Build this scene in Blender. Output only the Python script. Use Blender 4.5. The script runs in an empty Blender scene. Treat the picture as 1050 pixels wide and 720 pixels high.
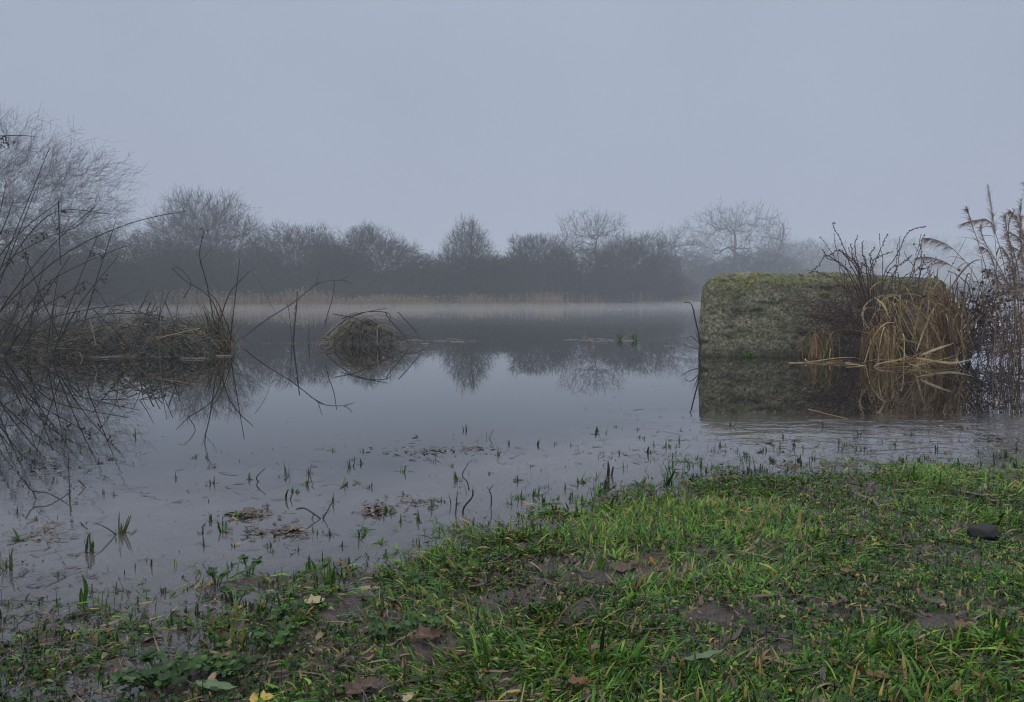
import bpy, math, random
import numpy as np
from mathutils import Vector

SEED = 11
rng = np.random.default_rng(SEED)
random.seed(SEED)
sc = bpy.context.scene
COL = sc.collection

# ------------------------------------------------------------------ camera
F, CX, CY, CAMH = 793.0, 525.0, 360.0, 0.62
PITCH = math.radians(3.97)
cp, sp = math.cos(PITCH), math.sin(PITCH)


def ray(px, py):
    x, y = (px - CX) / F, (CY - py) / F
    return np.array([x, cp + y * sp, -sp + y * cp])


def at(px, py, z=0.0):
    d = ray(px, py)
    return np.array([0, 0, CAMH]) + d * ((z - CAMH) / d[2])


def atd(px, py, D):
    d = ray(px, py)
    return np.array([0, 0, CAMH]) + d * (D / d[1])


cam = bpy.data.cameras.new("camera")
cam.sensor_width = 36
cam.lens = 36 * F / 1050
cam.clip_start, cam.clip_end = 0.02, 2000
co = bpy.data.objects.new("camera", cam)
co.location = (0, 0, CAMH)
co.rotation_euler = (math.pi / 2 - PITCH, 0, 0)
COL.objects.link(co)
sc.camera = co

# ------------------------------------------------------------------ noise / helpers
_T = rng.random((256, 256))


def vnoise(x, y, f=1.0):
    x, y = np.asarray(x) * f + 77.3, np.asarray(y) * f + 31.7
    xi, yi = np.floor(x).astype(int), np.floor(y).astype(int)
    u, v = x - xi, y - yi
    u, v = u * u * (3 - 2 * u), v * v * (3 - 2 * v)
    g = lambda a, b: _T[a % 256, b % 256]
    return (g(xi, yi) * (1 - u) + g(xi + 1, yi) * u) * (1 - v) + (g(xi, yi + 1) * (1 - u) + g(xi + 1, yi + 1) * u) * v


def fbm(x, y, f=1.0, o=4):
    s, a, t = 0, 1, 0
    for i in range(o):
        s = s + a * vnoise(x + 13.1 * i, y - 7.7 * i, f)
        t += a
        a *= .5
        f *= 2.03
    return s / t


def nrm(a):
    return a / np.maximum(np.linalg.norm(a, axis=-1, keepdims=True), 1e-9)


# ------------------------------------------------------------------ materials
def newmat(name):
    m = bpy.data.materials.new(name)
    m.use_nodes = True
    nt = m.node_tree
    nt.nodes.clear()
    return m, nt, nt.nodes, nt.links


def ramp(nodes, cols, pos=None, interp='LINEAR'):
    r = nodes.new("ShaderNodeValToRGB")
    r.color_ramp.interpolation = interp
    e = r.color_ramp.elements
    n = len(cols)
    pos = pos or [i / max(1, n - 1) for i in range(n)]
    while len(e) < n:
        e.new(.5)
    for i in range(n):
        e[i].position = pos[i]
        e[i].color = (*cols[i], 1)
    return r


def plant_mat(name, cols, pos=None, rough=.5, trans=.25, spec=.4, var=0.25, nscale=40):
    m, nt, N, L = newmat(name)
    out = N.new("ShaderNodeOutputMaterial")
    at_ = N.new("ShaderNodeAttribute")
    at_.attribute_name = "tint"
    r = ramp(N, cols, pos)
    L.new(at_.outputs["Fac"], r.inputs[0])
    no = N.new("ShaderNodeTexNoise")
    no.inputs["Scale"].default_value = nscale
    no.inputs["Detail"].default_value = 3
    mr = N.new("ShaderNodeMapRange")
    mr.inputs["From Min"].default_value, mr.inputs["From Max"].default_value = .3, .7
    mr.inputs["To Min"].default_value, mr.inputs["To Max"].default_value = 1 - var, 1 + var
    L.new(no.outputs["Fac"], mr.inputs[0])
    mx = N.new("ShaderNodeMix")
    mx.data_type = 'RGBA'
    mx.blend_type = 'MULTIPLY'
    mx.inputs[0].default_value = 1
    L.new(r.outputs[0], mx.inputs[6])
    L.new(mr.outputs[0], mx.inputs[7])
    b = N.new("ShaderNodeBsdfPrincipled")
    b.inputs["Roughness"].default_value = rough
    b.inputs["Specular IOR Level"].default_value = spec
    L.new(mx.outputs[2], b.inputs["Base Color"])
    if trans > 0:
        t = N.new("ShaderNodeBsdfTranslucent")
        L.new(mx.outputs[2], t.inputs["Color"])
        ms = N.new("ShaderNodeMixShader")
        ms.inputs[0].default_value = trans
        L.new(b.outputs[0], ms.inputs[1])
        L.new(t.outputs[0], ms.inputs[2])
        L.new(ms.outputs[0], out.inputs[0])
    else:
        L.new(b.outputs[0], out.inputs[0])
    return m


M = {}
M['grass'] = plant_mat("grass_blade", [(.007, .020, .003), (.020, .068, .005), (.060, .158, .014), (.140, .225, .030), (.27, .21, .07), (.18, .11, .045), (.05, .028, .015)],
                       [0, .30, .55, .72, .80, .9, 1], rough=.40, trans=.3, spec=.22, nscale=25)
M['clover'] = plant_mat("clover_leaf", [(.005, .015, .003), (.013, .042, .006), (.034, .085, .013)], rough=.5, trans=.15, spec=.2)
M['rush'] = plant_mat("rush_stem", [(.006, .005, .004), (.014, .011, .008), (.032, .031, .011), (.085, .070, .024), (.19, .125, .052)], rough=.45, trans=.0)
M['rushdark'] = plant_mat("dark_rush_stem", [(.004, .004, .004), (.011, .010, .008), (.022, .024, .010)], spec=.2, rough=.5, trans=0)
M['seed'] = plant_mat("seed_head", [(.010, .008, .007), (.03, .02, .014)], rough=.8, trans=0)
M['straw'] = plant_mat("dry_grass", [(.07, .036, .016), (.17, .105, .042), (.28, .205, .095), (.46, .38, .23)], rough=.5, trans=.2)
M['reed'] = plant_mat("reed_stem", [(.06, .036, .026), (.15, .098, .066), (.27, .19, .13)], rough=.55, trans=.1)
M['plume'] = plant_mat("reed_plume", [(.06, .038, .036), (.17, .11, .095), (.32, .225, .19)], rough=.8, trans=.15)
M['farreed'] = plant_mat("far_reed", [(.08, .052, .03), (.18, .12, .065), (.26, .185, .11)], rough=.7, trans=.1)
M['bramble'] = plant_mat("bramble_stem", [(.012, .006, .007), (.034, .011, .013), (.065, .022, .020)], rough=.5, trans=0)
M['bleaf'] = plant_mat("bramble_leaf", [(.012, .007, .009), (.035, .013, .013), (.085, .035, .015)], rough=.5, trans=.1)
M['twig'] = plant_mat("winter_twig", [(.010, .009, .009), (.030, .025, .022)], rough=.9, spec=.1, trans=0, nscale=3)
M['bark'] = plant_mat("tree_bark", [(.02, .018, .015), (.04, .036, .03)], rough=.85, trans=0, nscale=6)
M['deadstick'] = plant_mat("wet_stick", [(.006, .006, .006), (.022, .017, .014)], rough=.4, trans=0)
M['litter'] = plant_mat("drowned_litter", [(.008, .006, .005), (.022, .015, .010), (.055, .034, .018), (.13, .09, .045)], rough=.4, trans=.05)
M['pale'] = plant_mat("bleached_stem", [(.03, .026, .022), (.10, .092, .082), (.24, .23, .21)], rough=.4, trans=0)
M['weed'] = plant_mat("drowned_grass", [(.010, .012, .008), (.02, .03, .010), (.045, .07, .018), (.10, .075, .035)], rough=.35, trans=.1)
M['leaf_brown'] = plant_mat("leaf_brown", [(.05, .026, .012), (.13, .07, .03)], spec=.2, rough=.5, trans=.1, nscale=60)
M['leaf_purple'] = plant_mat("leaf_wet_brown", [(.030, .018, .013), (.070, .042, .030)], spec=.2, rough=.45, trans=.1, nscale=60)
M['leaf_orange'] = plant_mat("leaf_orange", [(.36, .12, .02), (.5, .2, .035)], rough=.45, trans=.2, nscale=60)
M['leaf_yellow'] = plant_mat("leaf_yellow", [(.26, .19, .025), (.36, .27, .05)], rough=.45, trans=.2, nscale=60)
M['leaf_pale'] = plant_mat("leaf_pale", [(.17, .15, .08), (.24, .21, .12)], rough=.45, trans=.2, nscale=60)
M['leaf_grey'] = plant_mat("leaf_grey_green", [(.045, .085, .035), (.09, .13, .065)], spec=.25, rough=.45, trans=.2, nscale=60)


def ground_mat():
    m, nt, N, L = newmat("wet_mud")
    out = N.new("ShaderNodeOutputMaterial")
    b = N.new("ShaderNodeBsdfPrincipled")
    tc = N.new("ShaderNodeTexCoord")
    n1 = N.new("ShaderNodeTexNoise")
    n1.inputs["Scale"].default_value = 14
    n1.inputs["Detail"].default_value = 8
    n1.inputs["Roughness"].default_value = .7
    L.new(tc.outputs["Object"], n1.inputs[0])
    r = ramp(N, [(.010, .007, .005), (.032, .023, .018), (.066, .048, .039)], [.34, .5, .66])
    L.new(n1.outputs["Fac"], r.inputs[0])
    n2 = N.new("ShaderNodeTexNoise")
    n2.inputs["Scale"].default_value = 110
    n2.inputs["Detail"].default_value = 5
    L.new(tc.outputs["Object"], n2.inputs[0])
    bu = N.new("ShaderNodeBump")
    bu.inputs["Strength"].default_value = 1
    bu.inputs["Distance"].default_value = .016
    L.new(n2.outputs["Fac"], bu.inputs["Height"])
    L.new(r.outputs[0], b.inputs["Base Color"])
    L.new(bu.outputs[0], b.inputs["Normal"])
    rr = N.new("ShaderNodeMapRange")
    rr.inputs["To Min"].default_value, rr.inputs["To Max"].default_value = .25, .7
    b.inputs["Specular IOR Level"].default_value = .4
    L.new(n1.outputs["Fac"], rr.inputs[0])
    L.new(rr.outputs[0], b.inputs["Roughness"])
    L.new(b.outputs[0], out.inputs[0])
    return m


def water_mat():
    m, nt, N, L = newmat("pond_water")
    out = N.new("ShaderNodeOutputMaterial")
    tc = N.new("ShaderNodeTexCoord")
    dep = N.new("ShaderNodeAttribute")
    dep.attribute_name = "depth"
    rip = N.new("ShaderNodeAttribute")
    rip.attribute_name = "ripple"
    # ripples
    mp = N.new("ShaderNodeMapping")
    mp.inputs["Scale"].default_value = (.55, 1.0, 1)
    L.new(tc.outputs["Object"], mp.inputs[0])
    n1 = N.new("ShaderNodeTexNoise")
    n1.inputs["Scale"].default_value = 9
    n1.inputs["Detail"].default_value = 3
    n1.inputs["Distortion"].default_value = .6
    L.new(mp.outputs[0], n1.inputs[0])
    mu = N.new("ShaderNodeMath")
    mu.operation = 'MULTIPLY'
    L.new(n1.outputs["Fac"], mu.inputs[0])
    L.new(rip.outputs["Fac"], mu.inputs[1])
    n3 = N.new("ShaderNodeTexNoise")
    n3.inputs["Scale"].default_value = 1.1
    n3.inputs["Detail"].default_value = 1
    L.new(tc.outputs["Object"], n3.inputs[0])
    ad = N.new("ShaderNodeMath")
    ad.operation = 'MULTIPLY_ADD'
    L.new(n3.outputs["Fac"], ad.inputs[0])
    ad.inputs[1].default_value = .05
    L.new(mu.outputs[0], ad.inputs[2])
    bu = N.new("ShaderNodeBump")
    bu.inputs["Strength"].default_value = 1
    bu.inputs["Distance"].default_value = .004
    L.new(ad.outputs[0], bu.inputs["Height"])
    gl = N.new("ShaderNodeBsdfGlossy")
    gl.inputs["Roughness"].default_value = .012
    gl.inputs["Color"].default_value = (1, 1, 1, 1)
    L.new(bu.outputs[0], gl.inputs["Normal"])
    fr = N.new("ShaderNodeFresnel")
    fr.inputs["IOR"].default_value = 1.56
    L.new(bu.outputs[0], fr.inputs["Normal"])
    # murky body
    df = N.new("ShaderNodeBsdfDiffuse")
    n2 = N.new("ShaderNodeTexNoise")
    n2.inputs["Scale"].default_value = 2.2
    n2.inputs["Detail"].default_value = 6
    L.new(tc.outputs["Object"], n2.inputs[0])
    r2 = ramp(N, [(.068, .066, .072), (.105, .100, .106)], [.3, .7])
    L.new(n2.outputs["Fac"], r2.inputs[0])
    deepc = N.new("ShaderNodeMix")
    deepc.data_type = 'RGBA'
    dk = N.new("ShaderNodeMapRange")
    dk.inputs["From Min"].default_value, dk.inputs["From Max"].default_value = .025, .10
    L.new(dep.outputs["Fac"], dk.inputs[0])
    L.new(dk.outputs[0], deepc.inputs[0])
    L.new(r2.outputs[0], deepc.inputs[6])
    deepc.inputs[7].default_value = (.006, .0055, .005, 1)
    L.new(deepc.outputs[2], df.inputs["Color"])
    tr = N.new("ShaderNodeBsdfTransparent")
    tr.inputs["Color"].default_value = (.93, .92, .9, 1)
    mk = N.new("ShaderNodeMapRange")
    mk.inputs["From Min"].default_value, mk.inputs["From Max"].default_value = 0.0, .06
    mk.inputs["To Min"].default_value, mk.inputs["To Max"].default_value = .25, 1
    L.new(dep.outputs["Fac"], mk.inputs[0])
    body = N.new("ShaderNodeMixShader")
    L.new(mk.outputs[0], body.inputs[0])
    L.new(tr.outputs[0], body.inputs[1])
    L.new(df.outputs[0], body.inputs[2])
    ms = N.new("ShaderNodeMixShader")
    L.new(fr.outputs[0], ms.inputs[0])
    L.new(body.outputs[0], ms.inputs[1])
    L.new(gl.outputs[0], ms.inputs[2])
    L.new(ms.outputs[0], out.inputs[0])
    return m


def block_mat():
    m, nt, N, L = newmat("mossy_concrete")
    out = N.new("ShaderNodeOutputMaterial")
    b = N.new("ShaderNodeBsdfPrincipled")
    b.inputs["Roughness"].default_value = .85
    tc = N.new("ShaderNodeTexCoord")
    geo = N.new("ShaderNodeNewGeometry")

    def noise(s, d=6, r=.6):
        n = N.new("ShaderNodeTexNoise")
        n.inputs["Scale"].default_value = s
        n.inputs["Detail"].default_value = d
        n.inputs["Roughness"].default_value = r
        L.new(tc.outputs["Object"], n.inputs[0])
        return n

    def mix(fac, a, c):
        x = N.new("ShaderNodeMix")
        x.data_type = 'RGBA'
        L.new(fac, x.inputs[0])
        if isinstance(a, tuple):
            x.inputs[6].default_value = (*a, 1)
        else:
            L.new(a, x.inputs[6])
        if isinstance(c, tuple):
            x.inputs[7].default_value = (*c, 1)
        else:
            L.new(c, x.inputs[7])
        return x.outputs[2]

    def rng_(src, a, c, t0=0, t1=1):
        x = N.new("ShaderNodeMapRange")
        x.inputs["From Min"].default_value, x.inputs["From Max"].default_value = a, c
        x.inputs["To Min"].default_value, x.inputs["To Max"].default_value = t0, t1
        L.new(src, x.inputs[0])
        return x.outputs[0]

    def mul(a, c):
        x = N.new("ShaderNodeMath")
        x.operation = 'MULTIPLY'
        L.new(a, x.inputs[0])
        L.new(c, x.inputs[1])
        return x.outputs[0]

    def add(a, c):
        x = N.new("ShaderNodeMath")
        x.operation = 'ADD'
        x.use_clamp = True
        L.new(a, x.inputs[0])
        L.new(c, x.inputs[1])
        return x.outputs[0]

    base = ramp(N, [(.014, .014, .008), (.115, .112, .070), (.33, .32, .24)], [.38, .49, .63])
    L.new(noise(34, 9, .8).outputs["Fac"], base.inputs[0])
    # pale aggregate stones
    vo = N.new("ShaderNodeTexVoronoi")
    vo.inputs["Scale"].default_value = 44
    L.new(tc.outputs["Object"], vo.inputs[0])
    ag = rng_(vo.outputs["Distance"], .22, .12)
    agm = mul(ag, rng_(noise(6).outputs["Fac"], .42, .56))
    c = mix(agm, base.outputs[0], (.36, .36, .30))
    # patchy dark brown, stronger towards the right
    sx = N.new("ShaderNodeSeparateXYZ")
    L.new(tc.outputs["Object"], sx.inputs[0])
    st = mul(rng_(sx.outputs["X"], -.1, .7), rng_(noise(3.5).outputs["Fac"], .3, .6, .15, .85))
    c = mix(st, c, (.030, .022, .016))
    # green algae film and moss
    c = mix(mul(rng_(noise(4.5, 7).outputs["Fac"], .46, .64, 0, .6), rng_(sx.outputs["X"], .9, -.3)), c, (.035, .045, .012))
    nz = N.new("ShaderNodeSeparateXYZ")
    L.new(geo.outputs["Normal"], nz.inputs[0])
    top = add(rng_(nz.outputs["Z"], .25, .8), mul(rng_(sx.outputs["Z"], .55, .80), rng_(noise(7).outputs["Fac"], .38, .6)))
    moss = ramp(N, [(.012, .016, .004), (.065, .075, .012), (.17, .165, .03)], [.38, .5, .64])
    L.new(noise(30, 6, .7).outputs["Fac"], moss.inputs[0])
    c = mix(mul(top, rng_(noise(6, 8, .7).outputs["Fac"], .42, .54)), c, moss.outputs[0])
    # damp line at the foot
    c = mix(rng_(sx.outputs["Z"], .10, .02, 0, .7), c, (.022, .018, .012))
    L.new(c, b.inputs["Base Color"])
    bu = N.new("ShaderNodeBump")
    bu.inputs["Strength"].default_value = .9
    bu.inputs["Distance"].default_value = .05
    L.new(noise(26, 8, .75).outputs["Fac"], bu.inputs["Height"])
    L.new(bu.outputs[0], b.inputs["Normal"])
    L.new(b.outputs[0], out.inputs[0])
    return m


def stone_mat():
    m, nt, N, L = newmat("wet_black_stone")
    out = N.new("ShaderNodeOutputMaterial")
    b = N.new("ShaderNodeBsdfPrincipled")
    n = N.new("ShaderNodeTexNoise")
    n.inputs["Scale"].default_value = 60
    r = ramp(N, [(.002, .002, .002), (.006, .006, .0065)])
    L.new(n.outputs["Fac"], r.inputs[0])
    L.new(r.outputs[0], b.inputs["Base Color"])
    b.inputs["Roughness"].default_value = .6
    b.inputs["Specular IOR Level"].default_value = .2
    L.new(b.outputs[0], out.inputs[0])
    return m


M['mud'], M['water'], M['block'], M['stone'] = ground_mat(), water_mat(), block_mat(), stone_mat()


# ------------------------------------------------------------------ mesh builder
class MB:
    def __init__(s):
        s.v, s.f, s.t, s.n = [], [], [], 0

    def add(s, v, f, t):
        v = np.asarray(v, float).reshape(-1, 3)
        s.v.append(v)
        s.f.append(np.asarray(f, np.int64) + s.n)
        t = np.asarray(t, float)
        s.t.append(np.broadcast_to(t, (len(v),)) if t.ndim == 0 else t)
        s.n += len(v)

    def tubes(s, P, R, t, sides=4):
        """P (B,n,3) polylines, R (B,n) radii, t (B,) tints"""
        P, R = np.asarray(P, float), np.asarray(R, float)
        B, n, _ = P.shape
        T = np.empty_like(P)
        T[:, 1:-1] = P[:, 2:] - P[:, :-2]
        T[:, 0], T[:, -1] = P[:, 1] - P[:, 0], P[:, -1] - P[:, -2]
        T = nrm(T)
        mean = nrm(P[:, -1] - P[:, 0] + 1e-6)
        ref = np.where(np.abs(mean[:, 2:3]) > .7, np.array([[1., .13, 0]]), np.array([[0., .1, 1.]]))[:, None, :]
        U = nrm(np.cross(T, ref))
        V = np.cross(T, U)
        a = np.arange(sides) * 2 * math.pi / sides
        V_ = P[:, :, None, :] + R[:, :, None, None] * (np.cos(a)[None, None, :, None] * U[:, :, None, :] + np.sin(a)[None, None, :, None] * V[:, :, None, :])
        i = np.arange(B)[:, None, None] * n * sides + np.arange(n - 1)[None, :, None] * sides
        k = np.arange(sides)[None, None, :]
        k2 = (k + 1) % sides
        q = np.stack([i + k, i + k2, i + sides + k2, i + sides + k], -1).reshape(-1, 4)
        tt = np.repeat(np.broadcast_to(np.asarray(t, float), (B,)), n * sides)
        s.add(V_, q, tt)

    def ribbons(s, P, W, side, t):
        """flat leaves: P (B,n,3), W (B,n) half widths, side (B,3)"""
        P, W = np.asarray(P, float), np.asarray(W, float)
        B, n, _ = P.shape
        S = np.asarray(side)[:, None, :] * W[:, :, None]
        # a shallow keel down the middle
        V_ = np.stack([P - S, P + S], 2)
        i = np.arange(B)[:, None] * n * 2 + np.arange(n - 1)[None, :] * 2
        q = np.stack([i, i + 1, i + 3, i + 2], -1).reshape(-1, 4)
        tt = np.repeat(np.broadcast_to(np.asarray(t, float), (B,)), n * 2)
        s.add(V_, q, tt)

    def segs(s, p0, p1, r0, r1, t, sides=3):
        s.tubes(np.stack([p0, p1], 1), np.stack([r0, r1], 1), t, sides)

    def blobs(s, C, R, t, stretch=1.4):
        """little six-pointed seed/bud bodies"""
        C = np.asarray(C, float)
        B = len(C)
        R = np.broadcast_to(np.asarray(R, float), (B,))
        A = nrm(rng.normal(size=(B, 3)))
        U = nrm(np.cross(A, rng.normal(size=(B, 3))))
        V = np.cross(A, U)
        R = R[:, None]
        a = [C + A * R * stretch, C + U * R, C + V * R, C - U * R, C - V * R, C - A * R * stretch]
        V_ = np.stack(a, 1)
        i = np.arange(B)[:, None, None] * 6
        fs = np.array([[0, 1, 2], [0, 2, 3], [0, 3, 4], [0, 4, 1], [5, 2, 1], [5, 3, 2], [5, 4, 3], [5, 1, 4]])[None]
        s.add(V_, (i + fs).reshape(-1, 3), np.repeat(np.broadcast_to(np.asarray(t, float), (B,)), 6))

    def build(s, name, mat, parent=None, base=None, smooth=True):
        base = np.zeros(3) if base is None else np.asarray(base, float)
        V = (np.concatenate(s.v) - base).astype(np.float32)
        me = bpy.data.meshes.new(name)
        me.vertices.add(len(V))
        me.vertices.foreach_set("co", V.ravel())
        idx = np.concatenate([f.ravel() for f in s.f]).astype(np.int32)
        tot = np.concatenate([np.full(len(f), f.shape[1]) for f in s.f]).astype(np.int32)
        st = np.concatenate([[0], np.cumsum(tot)[:-1]]).astype(np.int32)
        me.loops.add(len(idx))
        me.loops.foreach_set("vertex_index", idx)
        me.polygons.add(len(tot))
        me.polygons.foreach_set("loop_start", st)
        me.polygons.foreach_set("loop_total", tot)
        me.polygons.foreach_set("use_smooth", np.full(len(tot), smooth))
        a = me.attributes.new("tint", 'FLOAT', 'POINT')
        a.data.foreach_set("value", np.concatenate(s.t).astype(np.float32))
        me.update(calc_edges=True)
        me.validate()
        me.materials.append(mat)
        o = bpy.data.objects.new(name, me)
        COL.objects.link(o)
        if parent is not None:
            o.parent = parent
        else:
            o.location = base
        return o


def tag(o, label=None, cat=None, group=None, kind=None):
    if label:
        o["label"] = label
    if cat:
        o["category"] = cat
    if group:
        o["group"] = group
    if kind:
        o["kind"] = kind
    return o


def empty(name, loc, label, cat, group=None):
    o = bpy.data.objects.new(name, None)
    o.location = loc
    o.empty_display_size = .1
    COL.objects.link(o)
    return tag(o, label, cat, group)


def catmull(pts, n):
    pts = np.asarray(pts, float)
    if len(pts) == 2:
        t = np.linspace(0, 1, n)[:, None]
        return pts[0] * (1 - t) + pts[1] * t
    Q = np.vstack([2 * pts[0] - pts[1], pts, 2 * pts[-1] - pts[-2]])
    m = len(pts) - 1
    out = []
    for u in np.linspace(0, m, n):
        i = min(int(u), m - 1)
        t = u - i
        a, b, c, d = Q[i:i + 4]
        out.append(.5 * (2 * b + (c - a) * t + (2 * a - 5 * b + 4 * c - d) * t * t + (3 * b - a - 3 * c + d) * t ** 3))
    return np.array(out)


def pxline(pts, d0, d1=None, n=12):
    """a stem traced as bend points, each put at its own real distance"""
    d1 = d0 if d1 is None else d1
    m = len(pts) - 1
    return catmull([atd(p[0], p[1], d0 + (d1 - d0) * i / m) for i, p in enumerate(pts)], n)


def taper(n, r0, r1):
    return np.linspace(r0, r1, n)


# ------------------------------------------------------------------ ground and water
shore_px = [(-200, 668), (0, 648), (110, 655), (230, 650), (330, 612), (400, 588), (500, 550), (600, 528), (700, 500), (800, 482), (900, 480), (1050, 487), (1250, 480)]
_sp = np.array([at(x, y)[:2] for x, y in shore_px])
_o = np.argsort(_sp[:, 0])
SX, SY = _sp[_o, 0], _sp[_o, 1]


def bank_y(x):
    return np.interp(x, [-200, -60, -30, -22, -16, -10, 0, 10, 16, 24, 34, 60, 200], [30, 34, 38, 42, 47, 51.5, 55, 60, 72, 88, 96, 106, 130]) + 1.2 * (vnoise(x, x * 0, .22) - .5)


def gh(x, y):
    x, y = np.asarray(x, float), np.asarray(y, float)
    ys = np.interp(x, SX, SY) + .10 * (fbm(x, y, 3.0, 3) - .5)
    s = ys - y
    slope = np.interp(x, [-1.2, -.3, .5, 1.5], [.022, .03, .055, .065])
    land = np.minimum(slope * s, .16)
    d = -s
    bed = -np.interp(d, [0, .3, 1.0, 3, 6, 12, 30], [0, .012, .07, .2, .38, .7, 1.4])
    z = np.where(s > 0, land, bed)
    fade = np.clip(1 - np.abs(d) / 6, 0, 1)
    z = z + fade * (.036 * (fbm(x, y, 5, 4) - .5) + .030 * (fbm(x, y, 20, 3) - .5))
    b = y - bank_y(x)
    fb = np.interp(b, [-6, -1, 0, 1, 4, 40], [-1.4, -.12, .0, .12, .35, 1.0])
    return np.where(y > 14, np.maximum(np.minimum(z, -.3), fb), z)


def axis(lo, hi, a, b, step, grow=1.13):
    mid = list(np.arange(a, b, step))
    r, s = [], step
    x = b
    while x < hi:
        r.append(x)
        s *= grow
        x += s
    l, s, x = [], step, a - step
    while x > lo:
        l.append(x)
        s *= grow
        x -= s
    return np.array([lo] + l[::-1] + mid + r + [hi])


def sheet(name, ax, ay, zf, mat, extra=None):
    X, Y = np.meshgrid(ax, ay)
    Z = zf(X, Y)
    nx, ny = len(ax), len(ay)
    i = (np.arange(ny - 1)[:, None] * nx + np.arange(nx - 1)[None, :])
    q = np.stack([i, i + 1, i + nx + 1, i + nx], -1).reshape(-1, 4)
    mb = MB()
    mb.add(np.stack([X, Y, Z], -1), q, 0.5)
    o = mb.build(name, mat)
    for k, fn in (extra or {}).items():
        a = o.data.attributes.new(k, 'FLOAT', 'POINT')
        a.data.foreach_set("value", fn(X, Y).ravel().astype(np.float32))
    o["kind"] = "structure"
    return o


EX = 320
gx = axis(-EX, EX, -2.6, 2.9, .022)
gy = axis(-40, EX, .55, 3.4, .02, 1.1)
ground = sheet("ground", gx, gy, gh, M['mud'])


def ripple(x, y):
    near = np.clip((4.1 - y) / .25, 0, 1) * np.clip((x - .2) / 1.0, 0, 1)
    near2 = np.clip((3.4 - y) / 1.4, 0, 1) * .28
    return np.maximum(near, near2) * (.3 + 1.0 * fbm(x, y, 1.4, 3)) + .006


water = sheet("water", axis(-EX + 1, EX - 1, -2.6, 2.9, .03), axis(-6, EX - 1, .7, 4.2, .03, 1.1), lambda x, y: x * 0.0, M['water'],
              {"depth": lambda x, y: np.clip(-gh(x, y), 0, 2), "ripple": ripple})

# ------------------------------------------------------------------ haze
def haze():
    v = [(x, y, z) for z in (-3.0, 15.0) for y in (-60, EX + 15) for x in (-EX - 15, EX + 15)]
    me = bpy.data.meshes.new("haze")
    me.from_pydata([Vector(p) for p in v], [], [(0, 2, 3, 1), (4, 5, 7, 6), (0, 1, 5, 4), (2, 6, 7, 3), (0, 4, 6, 2), (1, 3, 7, 5)])
    m, nt, N, L = newmat("haze_air")
    out = N.new("ShaderNodeOutputMaterial")
    p = N.new("ShaderNodeVolumePrincipled")
    p.inputs["Color"].default_value = (.70, .76, .85, 1)
    p.inputs["Density"].default_value = HAZE
    p.inputs["Anisotropy"].default_value = 0.2
    L.new(p.outputs[0], out.inputs["Volume"])
    me.materials.append(m)
    o = bpy.data.objects.new("haze", me)
    COL.objects.link(o)
    o["kind"] = "stuff"


HAZE = .0038
haze()


def mist():
    """the low white mist lying on the far half of the pond"""
    v = [(x, y, z) for z in (.012, .26) for y in (22, 90) for x in (-60, 110)]
    me = bpy.data.meshes.new("mist")
    me.from_pydata([Vector(p) for p in v], [], [(0, 2, 3, 1), (4, 5, 7, 6), (0, 1, 5, 4), (2, 6, 7, 3), (0, 4, 6, 2), (1, 3, 7, 5)])
    m, nt, N, L = newmat("low_mist")
    out = N.new("ShaderNodeOutputMaterial")
    p = N.new("ShaderNodeVolumePrincipled")
    p.inputs["Color"].default_value = (.86, .90, .97, 1)
    p.inputs["Density"].default_value = .0065
    p.inputs["Anisotropy"].default_value = 0.2
    L.new(p.outputs[0], out.inputs["Volume"])
    me.materials.append(m)
    o = bpy.data.objects.new("mist", me)
    COL.objects.link(o)
    o["kind"] = "stuff"
    tag(o, "thin white mist lying low over the far water", "mist")


mist()

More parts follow.
